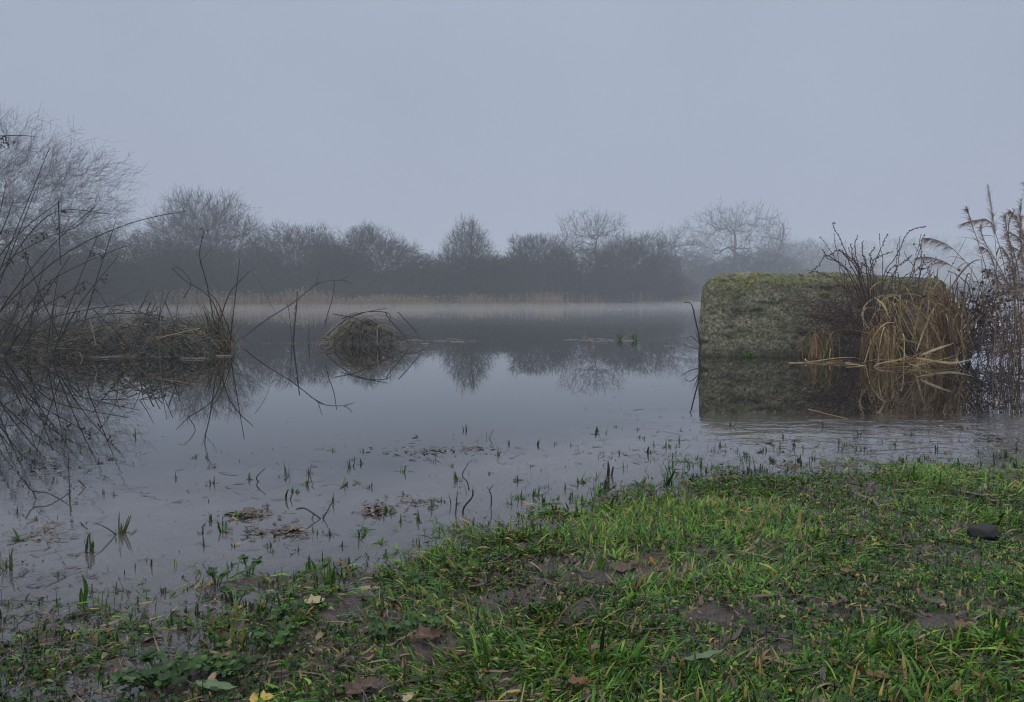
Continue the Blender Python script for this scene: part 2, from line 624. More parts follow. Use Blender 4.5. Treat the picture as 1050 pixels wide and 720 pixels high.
# ------------------------------------------------------------------ concrete block
def make_block():
    D = 8.15
    xl, xr = (716 - CX) / F * D, (983 - CX) / F * D
    xc, w = (xl + xr) / 2, (xr - xl)
    h0, h1, dep = -.55, .875, .95
    y0 = D
    base = np.array([xc, y0 + dep / 2, 0])
    # rounded box as a wrapped grid: a dense cube whose points are pushed to a rounded box
    nx, ny, nz = 150, 60, 76
    mb = MB()
    hx, hy, hz = w / 2, dep / 2, (h1 - h0) / 2
    zc = (h0 + h1) / 2
    rad = .15

    def face(u, v, fix, sign, dims):
        U, Vv = np.meshgrid(np.linspace(-1, 1, u), np.linspace(-1, 1, v))
        p = np.zeros((v, u, 3))
        p[..., dims[0]], p[..., dims[1]], p[..., fix] = U, Vv, sign
        i = np.arange(v - 1)[:, None] * u + np.arange(u - 1)[None]
        q = np.stack([i, i + 1, i + u + 1, i + u], -1).reshape(-1, 4)
        if (sign > 0) != (fix != 1):
            q = q[:, ::-1]
        return p.reshape(-1, 3), q

    for args in ((nx, nz, 1, -1, (0, 2)), (nx, nz, 1, 1, (0, 2)), (ny, nz, 0, -1, (1, 2)), (ny, nz, 0, 1, (1, 2)), (nx, ny, 2, 1, (0, 1)), (nx, ny, 2, -1, (0, 1))):
        p, q = face(*args)
        H = np.array([hx, hy, hz])
        P = p * H
        inner = np.clip(P, -(H - rad), H - rad)
        d = P - inner
        l = np.linalg.norm(d, axis=1, keepdims=True)
        P = inner + d / np.maximum(l, 1e-9) * np.minimum(l, rad)
        n = nrm(np.where(l > 1e-6, d, p))
        # weathering: large dents, pits and aggregate relief
        a, b2, c2 = P[:, 0], P[:, 1], P[:, 2]
        disp = .060 * (fbm(a * 1.0 + b2 * .7, c2 * 1.3 + b2, 2.2, 3) - .5) + .030 * (fbm(a + 3 * b2, c2 - 2 * b2, 9, 4) - .5) + .026 * (fbm(a - 2 * b2, c2 + 5 * b2, 34, 2) - .5) - .03 * np.clip(fbm(a + 9, c2 * 2.4 + b2, 5, 3) - .60, 0, .2) / .2 - .010 * np.exp(-((c2 + zc - .20 - .03 * np.sin(a * 3)) / .018) ** 2)
        # lay a shallow horizontal ledge across the face
        P = P + n * disp[:, None]
        top = np.clip((P[:, 2]) / hz, -1, 1)
        P[:, 2] -= np.clip(top, 0, 1) * (.045 * np.clip((P[:, 0] + .1) / hx, 0, 1) + .05 * np.clip(-(P[:, 0] + hx * .86) / .2, 0, 1))
        P[:, 1] += np.clip(top, 0, 1) * .10 * np.where(P[:, 1] < 0, 1, 0)
        P[:, 0] += np.clip(top, -1, 1) * np.where(P[:, 0] < 0, .015, -.03)
        P[:, 0] += (P[:, 1] + hy) * .27 * np.clip(.5 - P[:, 0] / w, 0, 1) + .02
        mb.add(P + np.array([base[0], base[1], zc]), q, .5)
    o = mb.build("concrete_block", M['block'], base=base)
    import bmesh
    bm = bmesh.new()
    bm.from_mesh(o.data)
    bmesh.ops.remove_doubles(bm, verts=bm.verts, dist=.002)
    bmesh.ops.recalc_face_normals(bm, faces=bm.faces)
    bm.to_mesh(o.data)
    bm.free()
    tag(o, "big rounded rectangular concrete block covered in moss and lichen, standing in the pond", "concrete block")
    return o


make_block()


# ------------------------------------------------------------------ trees of the far bank
def bez(q, tq, p, tp, n):
    """branches leaving nodes q along tq and ending at p"""
    L = np.linalg.norm(p - q, axis=1, keepdims=True)
    a, b = q + tq * L * .4, p - tp * L * .3
    t = np.linspace(0, 1, n)[None, :, None]
    return q[:, None] * (1 - t) ** 3 + 3 * a[:, None] * t * (1 - t) ** 2 + 3 * b[:, None] * t ** 2 * (1 - t) + p[:, None] * t ** 3


def attach(tips, nodes, tang, rads, ctr, r):
    """for each tip choose the node it grows from: near, and not farther out than the tip"""
    nodes, tips = nodes.astype(np.float32), tips.astype(np.float32)
    n2 = (nodes ** 2).sum(1)
    nd = np.linalg.norm(nodes - ctr, axis=1).astype(np.float32)
    td = np.linalg.norm(tips - ctr, axis=1)
    out = np.empty(len(tips), int)
    for i in range(0, len(tips), 500):
        T = tips[i:i + 500]
        d = np.sqrt(np.maximum((T ** 2).sum(1)[:, None] + n2[None] - 2 * T @ nodes.T, 1e-6))
        c = d + 1.2 * np.maximum(0, nd[None] - .85 * td[i:i + 500, None]) 
        out[i:i + 500] = c.argmin(1)
    return out


def sample_crown(kind, n, r, W, H, lo, seed):
    """points in the crown's volume, thicker towards its outside"""
    P = []
    while len(P) < n:
        m = n * 6
        x, y, z = r.uniform(-1, 1, m), r.uniform(-1, 1, m), r.uniform(0, 1, m)
        az = np.arctan2(y, x)
        if kind == 'dome':
            lump = .60 + .78 * fbm(az * 1.6 + seed, z * 3 + seed, 1.1, 4)
            q = np.sqrt(x * x + y * y + (np.maximum(z - .12, 0) / .88) ** 2) / lump
            ok = (q < 1.06 - .34 * r.random(m) ** 1.5) & (q > lo) & (z > .02)
        elif kind == 'oak':
            lump = .74 + .52 * fbm(az * 1.8 + seed, z * 4 + seed, 1.2, 3)
            q = np.sqrt(x * x + y * y + ((z - .58) / .42) ** 2) / lump
            ok = (q < 1.08 - .42 * r.random(m) ** 1.3) & (q > lo) & (z > .22)
        elif kind == 'spire':
            wz = np.clip(1.25 * (1 - z) ** .75, 0, 1) * np.clip(z / .25, .3, 1) * (.75 + .5 * fbm(az * 1.8 + seed, z * 5 + seed, 1.2, 3))
            q = np.sqrt(x * x + y * y) / np.maximum(wz, .02)
            ok = (q < 1.1 - .5 * r.random(m) ** 1.3) & (q > lo * .8) & (z > .08)
        else:
            wz = np.clip(1.1 * (1 - z) ** .5, 0, 1) * np.where(z > .3, 1, .25) * (.45 + 1.1 * fbm(az * 1.8 + seed, z * 7 + seed, 1.3, 2))
            q = np.sqrt(x * x + y * y) / np.maximum(wz, .02)
            ok = (q < 1) & (q > lo * .6) & (z > .25)
        P += list(np.stack([x, y, z], 1)[ok])
    return np.array(P[:n]) * [W / 2, W / 2 * .9, H]


COUNTS = {'dome': (20, 200, 2000, 19000), 'oak': (11, 75, 420, 1900), 'spire': (26, 170, 1100, 6000), 'slender': (15, 50, 180, 600)}


def tree(name, kind, px, top, wpx, D, label, cat, seed, group=None, dens=1.0):
    r = np.random.default_rng(seed)
    base = np.array([(px - CX) / F * D, D, 0.0])
    base[2] = float(gh(base[0], D)) - .05
    H = (atd(px, top, D)[2] - base[2]) * (1.06 if kind == 'dome' else 1.03)
    W = wpx / F * D * (1.26 if kind == 'dome' else 1.12)
    tw = .00015 * D
    n1, n2, n3, n4 = COUNTS[kind]
    n3, n4 = int(n3 * dens), int(n4 * dens)
    up = np.array([0, 0, 1.])
    tr, cr = MB(), MB()
    # trunk(s)
    th = {'dome': .30, 'oak': .62, 'spire': .84, 'slender': .84}[kind]
    T = np.stack([np.cumsum(r.normal(0, .012 * H, 9)), np.cumsum(r.normal(0, .012 * H, 9)), np.linspace(0, th * H, 9)], 1)
    T[0, :2] = 0
    rt = {'dome': .022, 'oak': .032, 'spire': .020, 'slender': .018}[kind] * H
    tr.tubes(T[None], np.linspace(rt, rt * (.75 if kind == 'dome' else .3), 9)[None], .5, 8)
    k0 = {'dome': 0, 'oak': 3, 'spire': 1, 'slender': 2}[kind]
    nodes, tang, rads = T[k0:], np.repeat(up[None], 9 - k0, 0), np.linspace(rt, rt * .35, 9)[k0:]
    ctr = np.array([0, 0, H * {'dome': .22, 'oak': .34, 'spire': .1, 'slender': .1}[kind]])
    prev = (nodes, tang, rads)
    for li, (n, lo, ns) in enumerate(((n1, .5, 7), (n2, .4, 6), (n3, .2, 5), (n4, .05, 3))):
        tips = sample_crown(kind, n, r, W * (.86 if li == 0 else .95 if li == 1 else 1), H * (.88 if li == 0 else .96 if li == 1 else 1), lo, seed)
        nodes, tang, rads = prev
        j = attach(tips, nodes, tang, rads, ctr, r)
        q = nodes[j]
        if li == 3:   # twigs stay short
            v = tips - q
            L = np.linalg.norm(v, axis=1, keepdims=True)
            cap = .085 * H + .12
            tips = q + nrm(v / np.maximum(L, 1e-6) + r.normal(0, .45, (n, 3))) * np.minimum(L, cap) * r.uniform(.6, 1.15, (n, 1))
        outw = nrm(nrm(tips - ctr) + up * .35 + r.normal(0, .35, (n, 3)))
        P = bez(q, nrm(tang[j] + r.normal(0, .8, (n, 3))), tips, nrm(outw + r.normal(0, .35, (n, 3))), ns)
        P[:, 1:-1] += r.normal(0, .055, (n, ns - 2, 3)) * np.linalg.norm(tips - q, axis=1)[:, None, None]
        P[..., 2] = np.maximum(P[..., 2], .02)
        r0 = np.maximum(rads[j] * (.62, .55, .55, .6)[li], tw)
        r1 = np.maximum(r0 * .4, tw * .7)
        cr.tubes(P, r0[:, None] + (r1 - r0)[:, None] * np.linspace(0, 1, ns)[None], r.random(n), 5 if li == 0 else 3)
        ks = list(range(1, ns))
        t_ = nrm(np.diff(P, axis=1))
        rr = r0[:, None] + (r1 - r0)[:, None] * np.linspace(0, 1, ns)[None]
        prev = (P[:, 1:].reshape(-1, 3), t_.reshape(-1, 3), rr[:, 1:].reshape(-1))
        if li == 2:
            prev = (P[:, 2:].reshape(-1, 3), t_[:, 1:].reshape(-1, 3), rr[:, 2:].reshape(-1))
    root = empty(name, base, label, cat, group)
    tr.build("trunk", M['bark'], root)
    cr.build("crown", M['twig'], root)
    return root


G1 = "bare winter trees and bushes along the far bank"
TREES = [
    ("winter_tree", 'dome', -24, 104, 290, 39, "largest bare tree, twiggy dome rising out of the left edge", "tree"),
    ("winter_bush", 'dome', 128, 232, 190, 48, "dense dark bush between the left-edge tree and the round-headed tree", "bush"),
    ("winter_tree", 'dome', 215, 197, 118, 55, "round-headed bare tree behind the rush tuft on the left", "tree"),
    ("winter_bush", 'dome', 306, 229, 92, 58, "rounded bare bush just right of the round-headed tree", "bush"),
    ("winter_bush", 'dome', 382, 231, 112, 59, "wide bare bush sloping down to a gap, behind the low rush dome", "bush"),
    ("winter_tree", 'spire', 479, 214, 84, 61, "bare pointed tree standing alone with a narrow peaked top", "tree"),
    ("winter_bush", 'dome', 478, 258, 130, 59, "low dark bush round the foot of the pointed tree", "bush"),
    ("winter_bush", 'dome', 548, 241, 78, 63, "upright bare bush just right of the pointed tree", "bush"),
    ("winter_tree", 'oak', 607, 213, 84, 84, "bare tree with a small open round crown above the middle bushes", "tree"),
    ("winter_bush", 'dome', 590, 250, 110, 64, "dark bush below the open round-crowned tree", "bush"),
    ("winter_bush", 'dome', 646, 240, 90, 66, "smooth domed bush just right of the open round-crowned tree", "bush"),
    ("winter_tree", 'oak', 690, 229, 82, 100, "faint flat-topped bare tree left of the large oak", "tree"),
    ("winter_tree", 'oak', 752, 202, 104, 100, "large spreading bare oak behind the left half of the block", "tree"),
    ("winter_tree", 'slender', 793, 217, 56, 106, "slender bare tree with short side limbs right of the large oak", "tree"),
    ("winter_bush", 'dome', 832, 246, 110, 150, "faint foggy bush seen above the middle of the block", "bush"),
    ("winter_bush", 'dome', 698, 258, 100, 98, "low bush under the faint flat-topped tree", "bush"),
    ("winter_bush", 'dome', 762, 258, 130, 98, "low bush under the large spreading oak", "bush"),
    ("winter_tree", 'dome', 915, 244, 150, 270, "very faint distant tree fading in fog behind the bramble stems", "tree"),
    ("winter_tree", 'dome', 1010, 252, 170, 290, "very faint distant tree fading in fog behind the reeds", "tree"),
    ("winter_bush", 'dome', 255, 256, 130, 53, "low dark bush in front of the round-headed tree", "bush"),
    ("winter_bush", 'dome', 185, 256, 110, 50, "dark low bush closing the gap left of the round-headed tree", "bush"),
    ("winter_bush", 'dome', 345, 250, 80, 57, "dark bush between the two rounded bushes behind the rush dome", "bush"),
    ("winter_bush", 'dome', 425, 268, 90, 58, "lowest bush, in the dip left of the pointed tree", "bush"),
    ("winter_bush", 'dome', 516, 262, 70, 62, "low dark bush in the dip right of the pointed tree", "bush"),
    ("winter_bush", 'dome', 40, 244, 170, 44, "low dark bush under the left-edge tree", "bush"),
]
for i, (n, k, px, top, w, D, lab, cat) in enumerate(TREES):
    tree(n, k, px, top, w, D, lab, cat, 100 + i, G1, 1.0 if i == 0 else .7 if k == 'dome' and D > 200 else 1.0)


def undergrowth():
    mb = MB()
    r = np.random.default_rng(5)
    N = 65000
    x = r.uniform(-45, 75, N)
    back = r.uniform(0, 1, N) ** 1.2 * 7 + .8
    y = bank_y(x) + back
    h = (.4 + 3.0 * np.clip(fbm(x, y * .3, .22, 4) - .2, 0, 1) + .12 * back) * np.interp(x, [-45, 0, 30, 75], [.95, 1.0, 1.15, 1.4])
    z0 = gh(x, y) + r.uniform(0, .75, N) * h
    p0 = np.stack([x, y, z0], 1)
    ln = r.uniform(.3, .9, N)
    d = nrm(np.stack([r.normal(0, .7, N), r.normal(0, .7, N), np.abs(r.normal(.6, .5, N))], 1))
    p1 = p0 + d * ln[:, None]
    mb.segs(p0, p1, np.full(N, .016), np.full(N, .007), r.random(N), 3)
    o = mb.build("undergrowth", M['twig'])
    tag(o, "dark low thicket of leafless scrub massed along the far bank", "undergrowth", kind="stuff")


def far_reeds():
    mb = MB()
    r = np.random.default_rng(6)
    N = 30000
    x = r.uniform(-40, 22, N)
    dens = np.interp(x, [-40, -24, 0, 7, 22], [.35, .55, .5, .22, .03]) * np.clip(3.2 * (fbm(x, x * 0, .3, 4) - .28), .08, 1.3)
    x = x[r.random(N) < dens]
    N = len(x)
    y = bank_y(x) - r.uniform(-1.0, 1.8, N)
    z = np.maximum(gh(x, y), -.15)
    h = r.uniform(.35, .95, N) * (.6 + .8 * fbm(x, x * 0 + 9, .4, 2))
    lean = r.normal(0, .13, (N, 2))
    n = 4
    t = np.linspace(0, 1, n)
    P = np.stack([x[:, None] + lean[:, :1] * t ** 2 * h[:, None], y[:, None] + lean[:, 1:] * t ** 2 * h[:, None], z[:, None] + h[:, None] * t], -1)
    R = np.full((N, n), .008) * np.linspace(1, .5, n)
    mb.tubes(P, R, r.random(N), 3)
    # loose plumes
    k = r.random(N) < .5
    tip = P[k, -1]
    mb.blobs(tip + np.array([0, 0, .03]), r.uniform(.012, .025, k.sum()), r.random(k.sum()), 4)
    o = mb.build("reeds", M['farreed'])
    tag(o, "straw-coloured reed bed edging the far side of the pond", "reeds", kind="stuff")


undergrowth()
far_reeds()


# ------------------------------------------------------------------ rushes on the left
def arcs(r, N, base, spread, tip_c, tip_s, lift, n=9):
    """N arching stems: base points round BASE, tips round TIP_C, middle raised by LIFT"""
    p0 = base + r.normal(size=(N, 3)) * spread
    p3 = tip_c + r.normal(size=(N, 3)) * tip_s
    L = r.uniform(*lift, N)[:, None]
    up = np.array([0, 0, 1.])
    p1 = p0 * .75 + p3 * .25 + up * L + r.normal(0, .03, (N, 3))
    p2 = p0 * .3 + p3 * .7 + up * L * .9 + r.normal(0, .03, (N, 3))
    t = np.linspace(0, 1, n)[None, :, None]
    return p0[:, None] * (1 - t) ** 3 + 3 * p1[:, None] * t * (1 - t) ** 2 + 3 * p2[:, None] * t ** 2 * (1 - t) + p3[:, None] * t ** 3


def seedheads(mb, P, r, rad=.006, k=7):
    """a loose knot of little seeds at point P"""
    C = P + r.normal(0, rad * 1.6, (k, 3))
    mb.blobs(C, r.uniform(.5, 1.1, k) * rad, r.random(k), 1.6)


def tall_rush_clump():
    r = np.random.default_rng(21)
    D = 7.7
    base = at(8, 363)
    root = empty("rush_clump", base, "tall spiky rush clump with seed heads, at the left edge of the photo", "rushes")
    stems = [
        ([(-30, 358), (0, 277), (51, 151)], 7.6, 7.3), ([(-22, 362), (2, 285), (37, 193)], 7.8, 7.7), ([(-40, 330), (0, 262), (28, 232), (62, 206)], 7.6, 7.5),
        ([(60, 206), (61, 240), (62, 272)], 7.5, 7.5), ([(-15, 345), (10, 304), (50, 255), (98, 211)], 7.7, 7.4), ([(55, 362), (75, 303), (100, 242)], 7.7, 7.6),
        ([(-20, 340), (30, 290), (75, 255), (128, 231), (165, 221), (190, 217)], 7.8, 7.6), ([(60, 345), (40, 298), (22, 252)], 7.9, 7.9),
        ([(-40, 152), (-10, 141), (18, 139), (36, 140)], 7.4, 7.3), ([(-10, 300), (30, 240), (62, 216), (110, 219)], 8.0, 8.1), ([(80, 352), (98, 290), (119, 226)], 8.4, 8.5),
        ([(60, 350), (83, 310), (121, 263)], 7.8, 7.9), ([(-30, 320), (5, 270), (48, 244), (80, 232), (97, 212)], 8.1, 8.0), ([(20, 362), (45, 330), (88, 318), (128, 312)], 7.7, 7.5),
        ([(-5, 362), (20, 330), (70, 300), (92, 290), (120, 330)], 7.9, 7.7), ([(48, 362), (54, 318), (60, 280)], 7.6, 7.6), ([(-40, 300), (-10, 322), (25, 338), (56, 350)], 7.5, 7.3),
        ([(-40, 318), (10, 305), (40, 345)], 7.5, 7.4), ([(-20, 352), (30, 342), (100, 325), (140, 318)], 7.9, 7.6), ([(10, 360), (25, 320), (50, 290), (90, 268), (130, 252)], 7.9, 8.0),
        ([(-30, 290), (0, 240), (14, 205)], 7.3, 7.2), ([(-30, 300), (-4, 232), (6, 190)], 7.9, 8.0), ([(-10, 365), (14, 325), (30, 262)], 8.1, 8.2), ([(5, 365), (40, 312), (72, 262)], 7.8, 7.8), ([(28, 366), (34, 318), (46, 268)], 8.0, 8.1),
    ]
    for pts, d0, d1 in stems:
        mb = MB()
        P = pxline(pts, d0, d1, 14)[None]
        mb.tubes(P, taper(14, .0066, .0032)[None], r.uniform(0, .9), 5)
        mb.build("stem", M['rushdark'], root, base)
    # tangle of finer stems round the foot
    mb = MB()
    N = 560
    B0 = np.stack([at(px, 362)[:3] for px in r.uniform(-130, 62, N)])
    B0[:, 1] += r.normal(.1, .35, N)
    B0[:, 2] = -.03
    ang = r.normal(.25, .55, N)
    ln = r.uniform(.25, 1.25, N) ** 1.1
    tip = B0 + np.stack([np.sin(ang) * ln, r.normal(0, .25, N) * ln, np.cos(ang) * ln * .75], 1)
    mid = (B0 + tip) / 2 + np.stack([-.08 * np.sin(ang), r.normal(0, .04, N), .10 * ln], 1)
    t = np.linspace(0, 1, 8)[None, :, None]
    P = B0[:, None] * (1 - t) ** 2 + 2 * mid[:, None] * t * (1 - t) + tip[:, None] * t ** 2
    mb.tubes(P, np.linspace(1, .45, 8)[None] * r.uniform(.0024, .0050, N)[:, None], r.beta(.8, 2.2, N), 4)
    # collapsed stems
    N = 120
    P = arcs(r, N, at(-40, 360) + np.array([0, 0, .12]), [.35, .25, .08], at(40, 350) + np.array([.1, 0, .06]), [.3, .3, .08], (0, .2))
    mb.tubes(P, np.full((N, 9), .0022), r.beta(1.5, 2.2, N), 4)
    tag(mb.build("foliage", M['rush'], root, base), kind="stuff")
    sd = MB()
    for px, py in [(45, 240), (60, 234), (36, 244), (4, 142), (8, 146), (95, 260), (104, 262), (52, 290), (40, 304), (85, 294), (97, 298), (107, 286), (64, 303), (6, 238), (38, 308), (20, 312), (12, 268), (48, 300), (2, 148), (31, 331), (80, 300), (25, 262), (66, 218)]:
        seedheads(sd, atd(px, py, 7.6 + r.uniform(-.2, .2)), r, .011, 9)
    for px, py in [(160, 222), (190, 217), (62, 236)]:
        seedheads(sd, atd(px, py, 7.62), r, .006, 4)
    tag(sd.build("seed_head", M['seed'], root, base), kind="stuff")


def bramble_left():
    """red-brown arching stems at the very left"""
    r = np.random.default_rng(23)
    base = at(-40, 368)
    root = empty("bramble", base, "low red-brown bramble tangle arching at the left edge among the rushes", "bramble")
    mb, lf = MB(), MB()
    N = 46
    P = arcs(r, N, at(-70, 366) + np.array([0, -.1, .1]), [.25, .2, .1], at(5, 330) + np.array([0, -.1, .1]), [.32, .22, .12], (.02, .3))
    mb.tubes(P, np.full((N, 9), .0028), r.random(N), 4)
    mb.build("stem", M['bramble'], root, base)
    idx = r.integers(0, N, 170)
    k = r.integers(2, 9, 170)
    C = P[idx, k] + r.normal(0, .012, (170, 3))
    lf.blobs(C, r.uniform(.005, .012, 170), r.random(170), 1.7)
    tag(lf.build("foliage", M['bleaf'], root, base), kind="stuff")


def rush_mound():
    r = np.random.default_rng(31)
    base = at(120, 366)
    root = empty("rush_mound", base, "long low matted mound of fallen rushes left of the upright tuft", "rushes")
    mb = MB()
    N = 420
    u = r.random(N)
    px = 35 + 170 * u
    x0 = np.array([at(p, 364)[0] for p in px])
    top = np.interp(px, [35, 60, 110, 160, 205], [.10, .20, .36, .42, .26])
    z0 = r.uniform(0, 1, N) ** 1.3 * top
    y0 = base[1] + .25 + r.normal(0, .22, N) + z0 * .3
    C = np.stack([x0, y0, z0], 1)
    az = r.normal(0, .7, N) + np.where(r.random(N) < .5, 0, math.pi)
    el = r.normal(.2, .55, N)
    d = np.stack([np.cos(az) * np.cos(el), np.sin(az) * np.cos(el), np.abs(np.sin(el))], 1)
    ln = r.uniform(.12, .42, N)
    s = np.linspace(-1, 1, 7)[None, :, None]
    P = C[:, None] + d[:, None] * ln[:, None, None] * s
    P[..., 2] -= (s[..., 0] ** 2) * r.uniform(.0, .16, N)[:, None]
    P[..., 2] = np.maximum(P[..., 2], -.02)
    mb.tubes(P, np.full((N, 7), .0050) * r.uniform(.5, 1.3, N)[:, None], r.beta(.6, 1.15, N), 4)
    k = 260
    lf_i = r.integers(0, N, k)
    mb.blobs(P[lf_i, r.integers(0, 7, k)] + r.normal(0, .015, (k, 3)), r.uniform(.005, .014, k), r.random(k) * .25, 1.8)
    n2 = 90
    q0 = P[r.integers(0, N, n2), 3]
    az = r.normal(.5, .8, n2)
    ln2 = r.uniform(.18, .5, n2)
    q1 = q0 + np.stack([np.sin(az) * ln2, r.normal(0, .3, n2) * ln2, np.abs(np.cos(az)) * ln2 * .75], 1)
    t2 = np.linspace(0, 1, 6)[None, :, None]
    Q = q0[:, None] + (q1 - q0)[:, None] * t2 + np.array([0, 0, .18]) * (ln2[:, None, None]) * (t2 * (1 - t2)) * 4 + r.normal(0, .006, (n2, 6, 3))
    mb.tubes(Q, np.full((n2, 6), .0042) * np.linspace(1, .5, 6), r.beta(.6, 1.2, n2), 4)
    # a few longer ones leaving the mound at the left, green
    N = 90
    P = arcs(r, N, at(55, 364), [.1, .15, .01], at(135, 335) + np.array([0, .1, .0]), [.35, .2, .06], (.0, .16))
    mb.tubes(P, np.full((N, 9), .003), r.uniform(.35, .85, N), 4)
    tag(mb.build("foliage", M['rush'], root, base), kind="stuff")
    for pts in ([(140, 322), (148, 308), (153, 297)], [(188, 306), (196, 290), (184, 275), (177, 276)], [(100, 322), (150, 322), (185, 330)]):
        st = MB()
        st.tubes(pxline(pts, base[1], base[1], 10)[None], taper(10, .0045, .0025)[None], .1, 5)
        st.build("stem", M['rushdark'], root, base)


def rush_tuft():
    r = np.random.default_rng(37)
    base = at(228, 358)
    root = empty("rush_tuft", base, "upright rush tuft with a tall branching dead stem, on the left", "rushes")
    mb = MB()
    N = 190
    ang = r.normal(-.35, .45, N)
    ln = r.uniform(.28, .72, N)
    B0 = base + r.normal(0, .07, (N, 3)) * np.array([1, 1, .1])
    tip = B0 + np.stack([np.sin(ang) * ln, r.normal(0, .3, N) * ln, np.cos(ang) * ln], 1)
    mid = B0 * .45 + tip * .55 + np.array([0, 0, 1.]) * (ln * .12)[:, None]
    tip[:, 2] -= r.uniform(0, .25, N) * ln
    t = np.linspace(0, 1, 8)[None, :, None]
    P = B0[:, None] * (1 - t) ** 2 + 2 * mid[:, None] * t * (1 - t) + tip[:, None] * t ** 2
    side = nrm(np.stack([np.ones(N), r.normal(0, .5, N), r.normal(0, .2, N)], 1))
    mb.ribbons(P, np.array([.7, 1, 1, .95, .85, .65, .4, .05])[None] * r.uniform(.003, .006, N)[:, None], side, r.uniform(.25, .95, N))
    N = 160
    P = arcs(r, N, base + np.array([-.05, 0, .02]), [.14, .12, .02], at(185, 350) + np.array([0, .1, .05]), [.22, .2, .08], (.1, .42))
    mb.tubes(P, np.full((N, 9), .003), r.beta(1.6, 1.8, N), 4)
    tag(mb.build("foliage", M['rush'], root, base), kind="stuff")
    D = base[1]
    tall = [[(222, 345), (213, 295), (205, 265), (206, 250), (209, 238)], [(231, 340), (215, 305), (190, 288), (176, 275)], [(236, 350), (240, 315), (246, 265)], [(225, 330), (236, 300), (256, 278)],
            [(240, 352), (224, 312), (212, 298)]]
    for i, p in enumerate(tall):
        st = MB()
        st.tubes(pxline(p, D, D - .05, 12)[None], taper(12, .0078, .0040)[None], .15, 5)
        if i == 0:
            for q in ([(209, 238), (212, 236), (215, 238)], [(206, 245), (209, 242)], [(209, 238), (206, 234)], [(206, 268), (214, 258), (217, 250)], [(207, 275), (203, 262), (201, 258)]):
                st.tubes(pxline(q, D - .05, D - .05, 5)[None], taper(5, .0028, .0018)[None], .2, 4)
        o = st.build("stem", M['rushdark'], root, base)
        if i == 0:
            sd = MB()
            for q in ((209, 238), (214, 237), (206, 234), (207, 243)):
                seedheads(sd, atd(*q, D - .05), r, .007, 6)
            tag(sd.build("seed_head", M['seed'], o, base), kind="stuff")


def rush_dome():
    r = np.random.default_rng(41)
    base = at(375, 354)
    root = empty("rush_dome", base, "low dome of bent brown rushes with its mirror image, left of centre", "rushes")
    mb = MB()
    N = 90
    x0 = r.normal(-.18, .22, N)
    az = r.uniform(0, 2 * math.pi, N)
    rr = np.sqrt(r.random(N))
    cx = np.clip(r.normal(-.04, .27, N), -.50, .52)
    hgt = .29 * np.sqrt(np.clip(1 - (cx / .56) ** 2, .03, 1)) * r.uniform(.25, 1.15, N)
    a = nrm(np.stack([np.cos(az), .7 * np.sin(az), r.normal(0, .15, N)], 1)) * r.uniform(.10, .26, N)[:, None]
    C = np.stack([cx, r.normal(.05, .14, N), hgt], 1) + base
    s = np.linspace(-1, 1, 9)[None, :, None]
    P = C[:, None] + a[:, None] * s
    drop = np.where(s[..., 0] < 0, r.uniform(.2, 1, N)[:, None], r.uniform(.3, 1.0, N)[:, None])
    P[..., 2] -= (np.abs(s[..., 0]) ** 2.0) * hgt[:, None] * drop
    P[..., 2] = np.maximum(P[..., 2], -.03)
    mb.tubes(P, np.full((N, 9), .0056) * r.uniform(.55, 1.25, N)[:, None], r.beta(.6, 1.0, N), 4)
    N = 34
    P = arcs(r, N, at(350, 354), [.12, .12, .02], at(405, 352), [.2, .2, .05], (.18, .52))
    mb.tubes(P, np.full((N, 9), .0050) * np.linspace(1.1, .5, 9), r.beta(.7, 1.0, N), 4)
    N = 18
    P = arcs(r, N, at(400, 354), [.12, .12, .02], at(352, 340), [.2, .2, .08], (.12, .4))
    mb.tubes(P, np.full((N, 9), .0046) * np.linspace(1.1, .5, 9), r.beta(.7, 1.0, N), 4)
    N = 60
    P = arcs(r, N, at(335, 354), [.06, .1, .01], at(360, 325), [.14, .15, .05], (0, .16))
    mb.tubes(P, np.full((N, 9), .0036), r.uniform(.3, .85, N), 4)
    tag(mb.build("foliage", M['rush'], root, base), kind="stuff")
    D = base[1]
    for p in ([(335, 345), (352, 330), (372, 321), (397, 316)], [(395, 320), (399, 327), (412, 342), (418, 350)], [(408, 320), (420, 333), (431, 346)], [(342, 322), (365, 327), (395, 340), (420, 352)],
              [(333, 335), (336, 322), (341, 305), (343, 288)], [(350, 327), (375, 320), (398, 321), (400, 330)]):
        st = MB()
        st.tubes(pxline(p, D - .12, D - .12, 12)[None], taper(12, .0066, .004)[None], .1, 5)
        st.build("stem", M['rushdark'], root, base)


tall_rush_clump()
bramble_left()
rush_mound()
rush_tuft()
rush_dome()


def stick(name, label, cat, pts, d0, d1=None, r0=.005, r1=.002, sub=(), mat='deadstick', group=None, z0=None):
    base = pxline(pts, d0, d1, 6)[0]
    mb = MB()
    mb.tubes(pxline(pts, d0, d1, 14)[None], (taper(14, r0, r1) * rng.uniform(.85, 1.15, 14))[None], rng.random(), 6)
    for s in sub:
        mb.tubes(pxline(s, d0, d1, 6)[None], taper(6, r0 * .55, r1 * .8)[None], rng.random(), 5)
    o = mb.build(name, M[mat], base=base)
    return tag(o, label, cat, group)


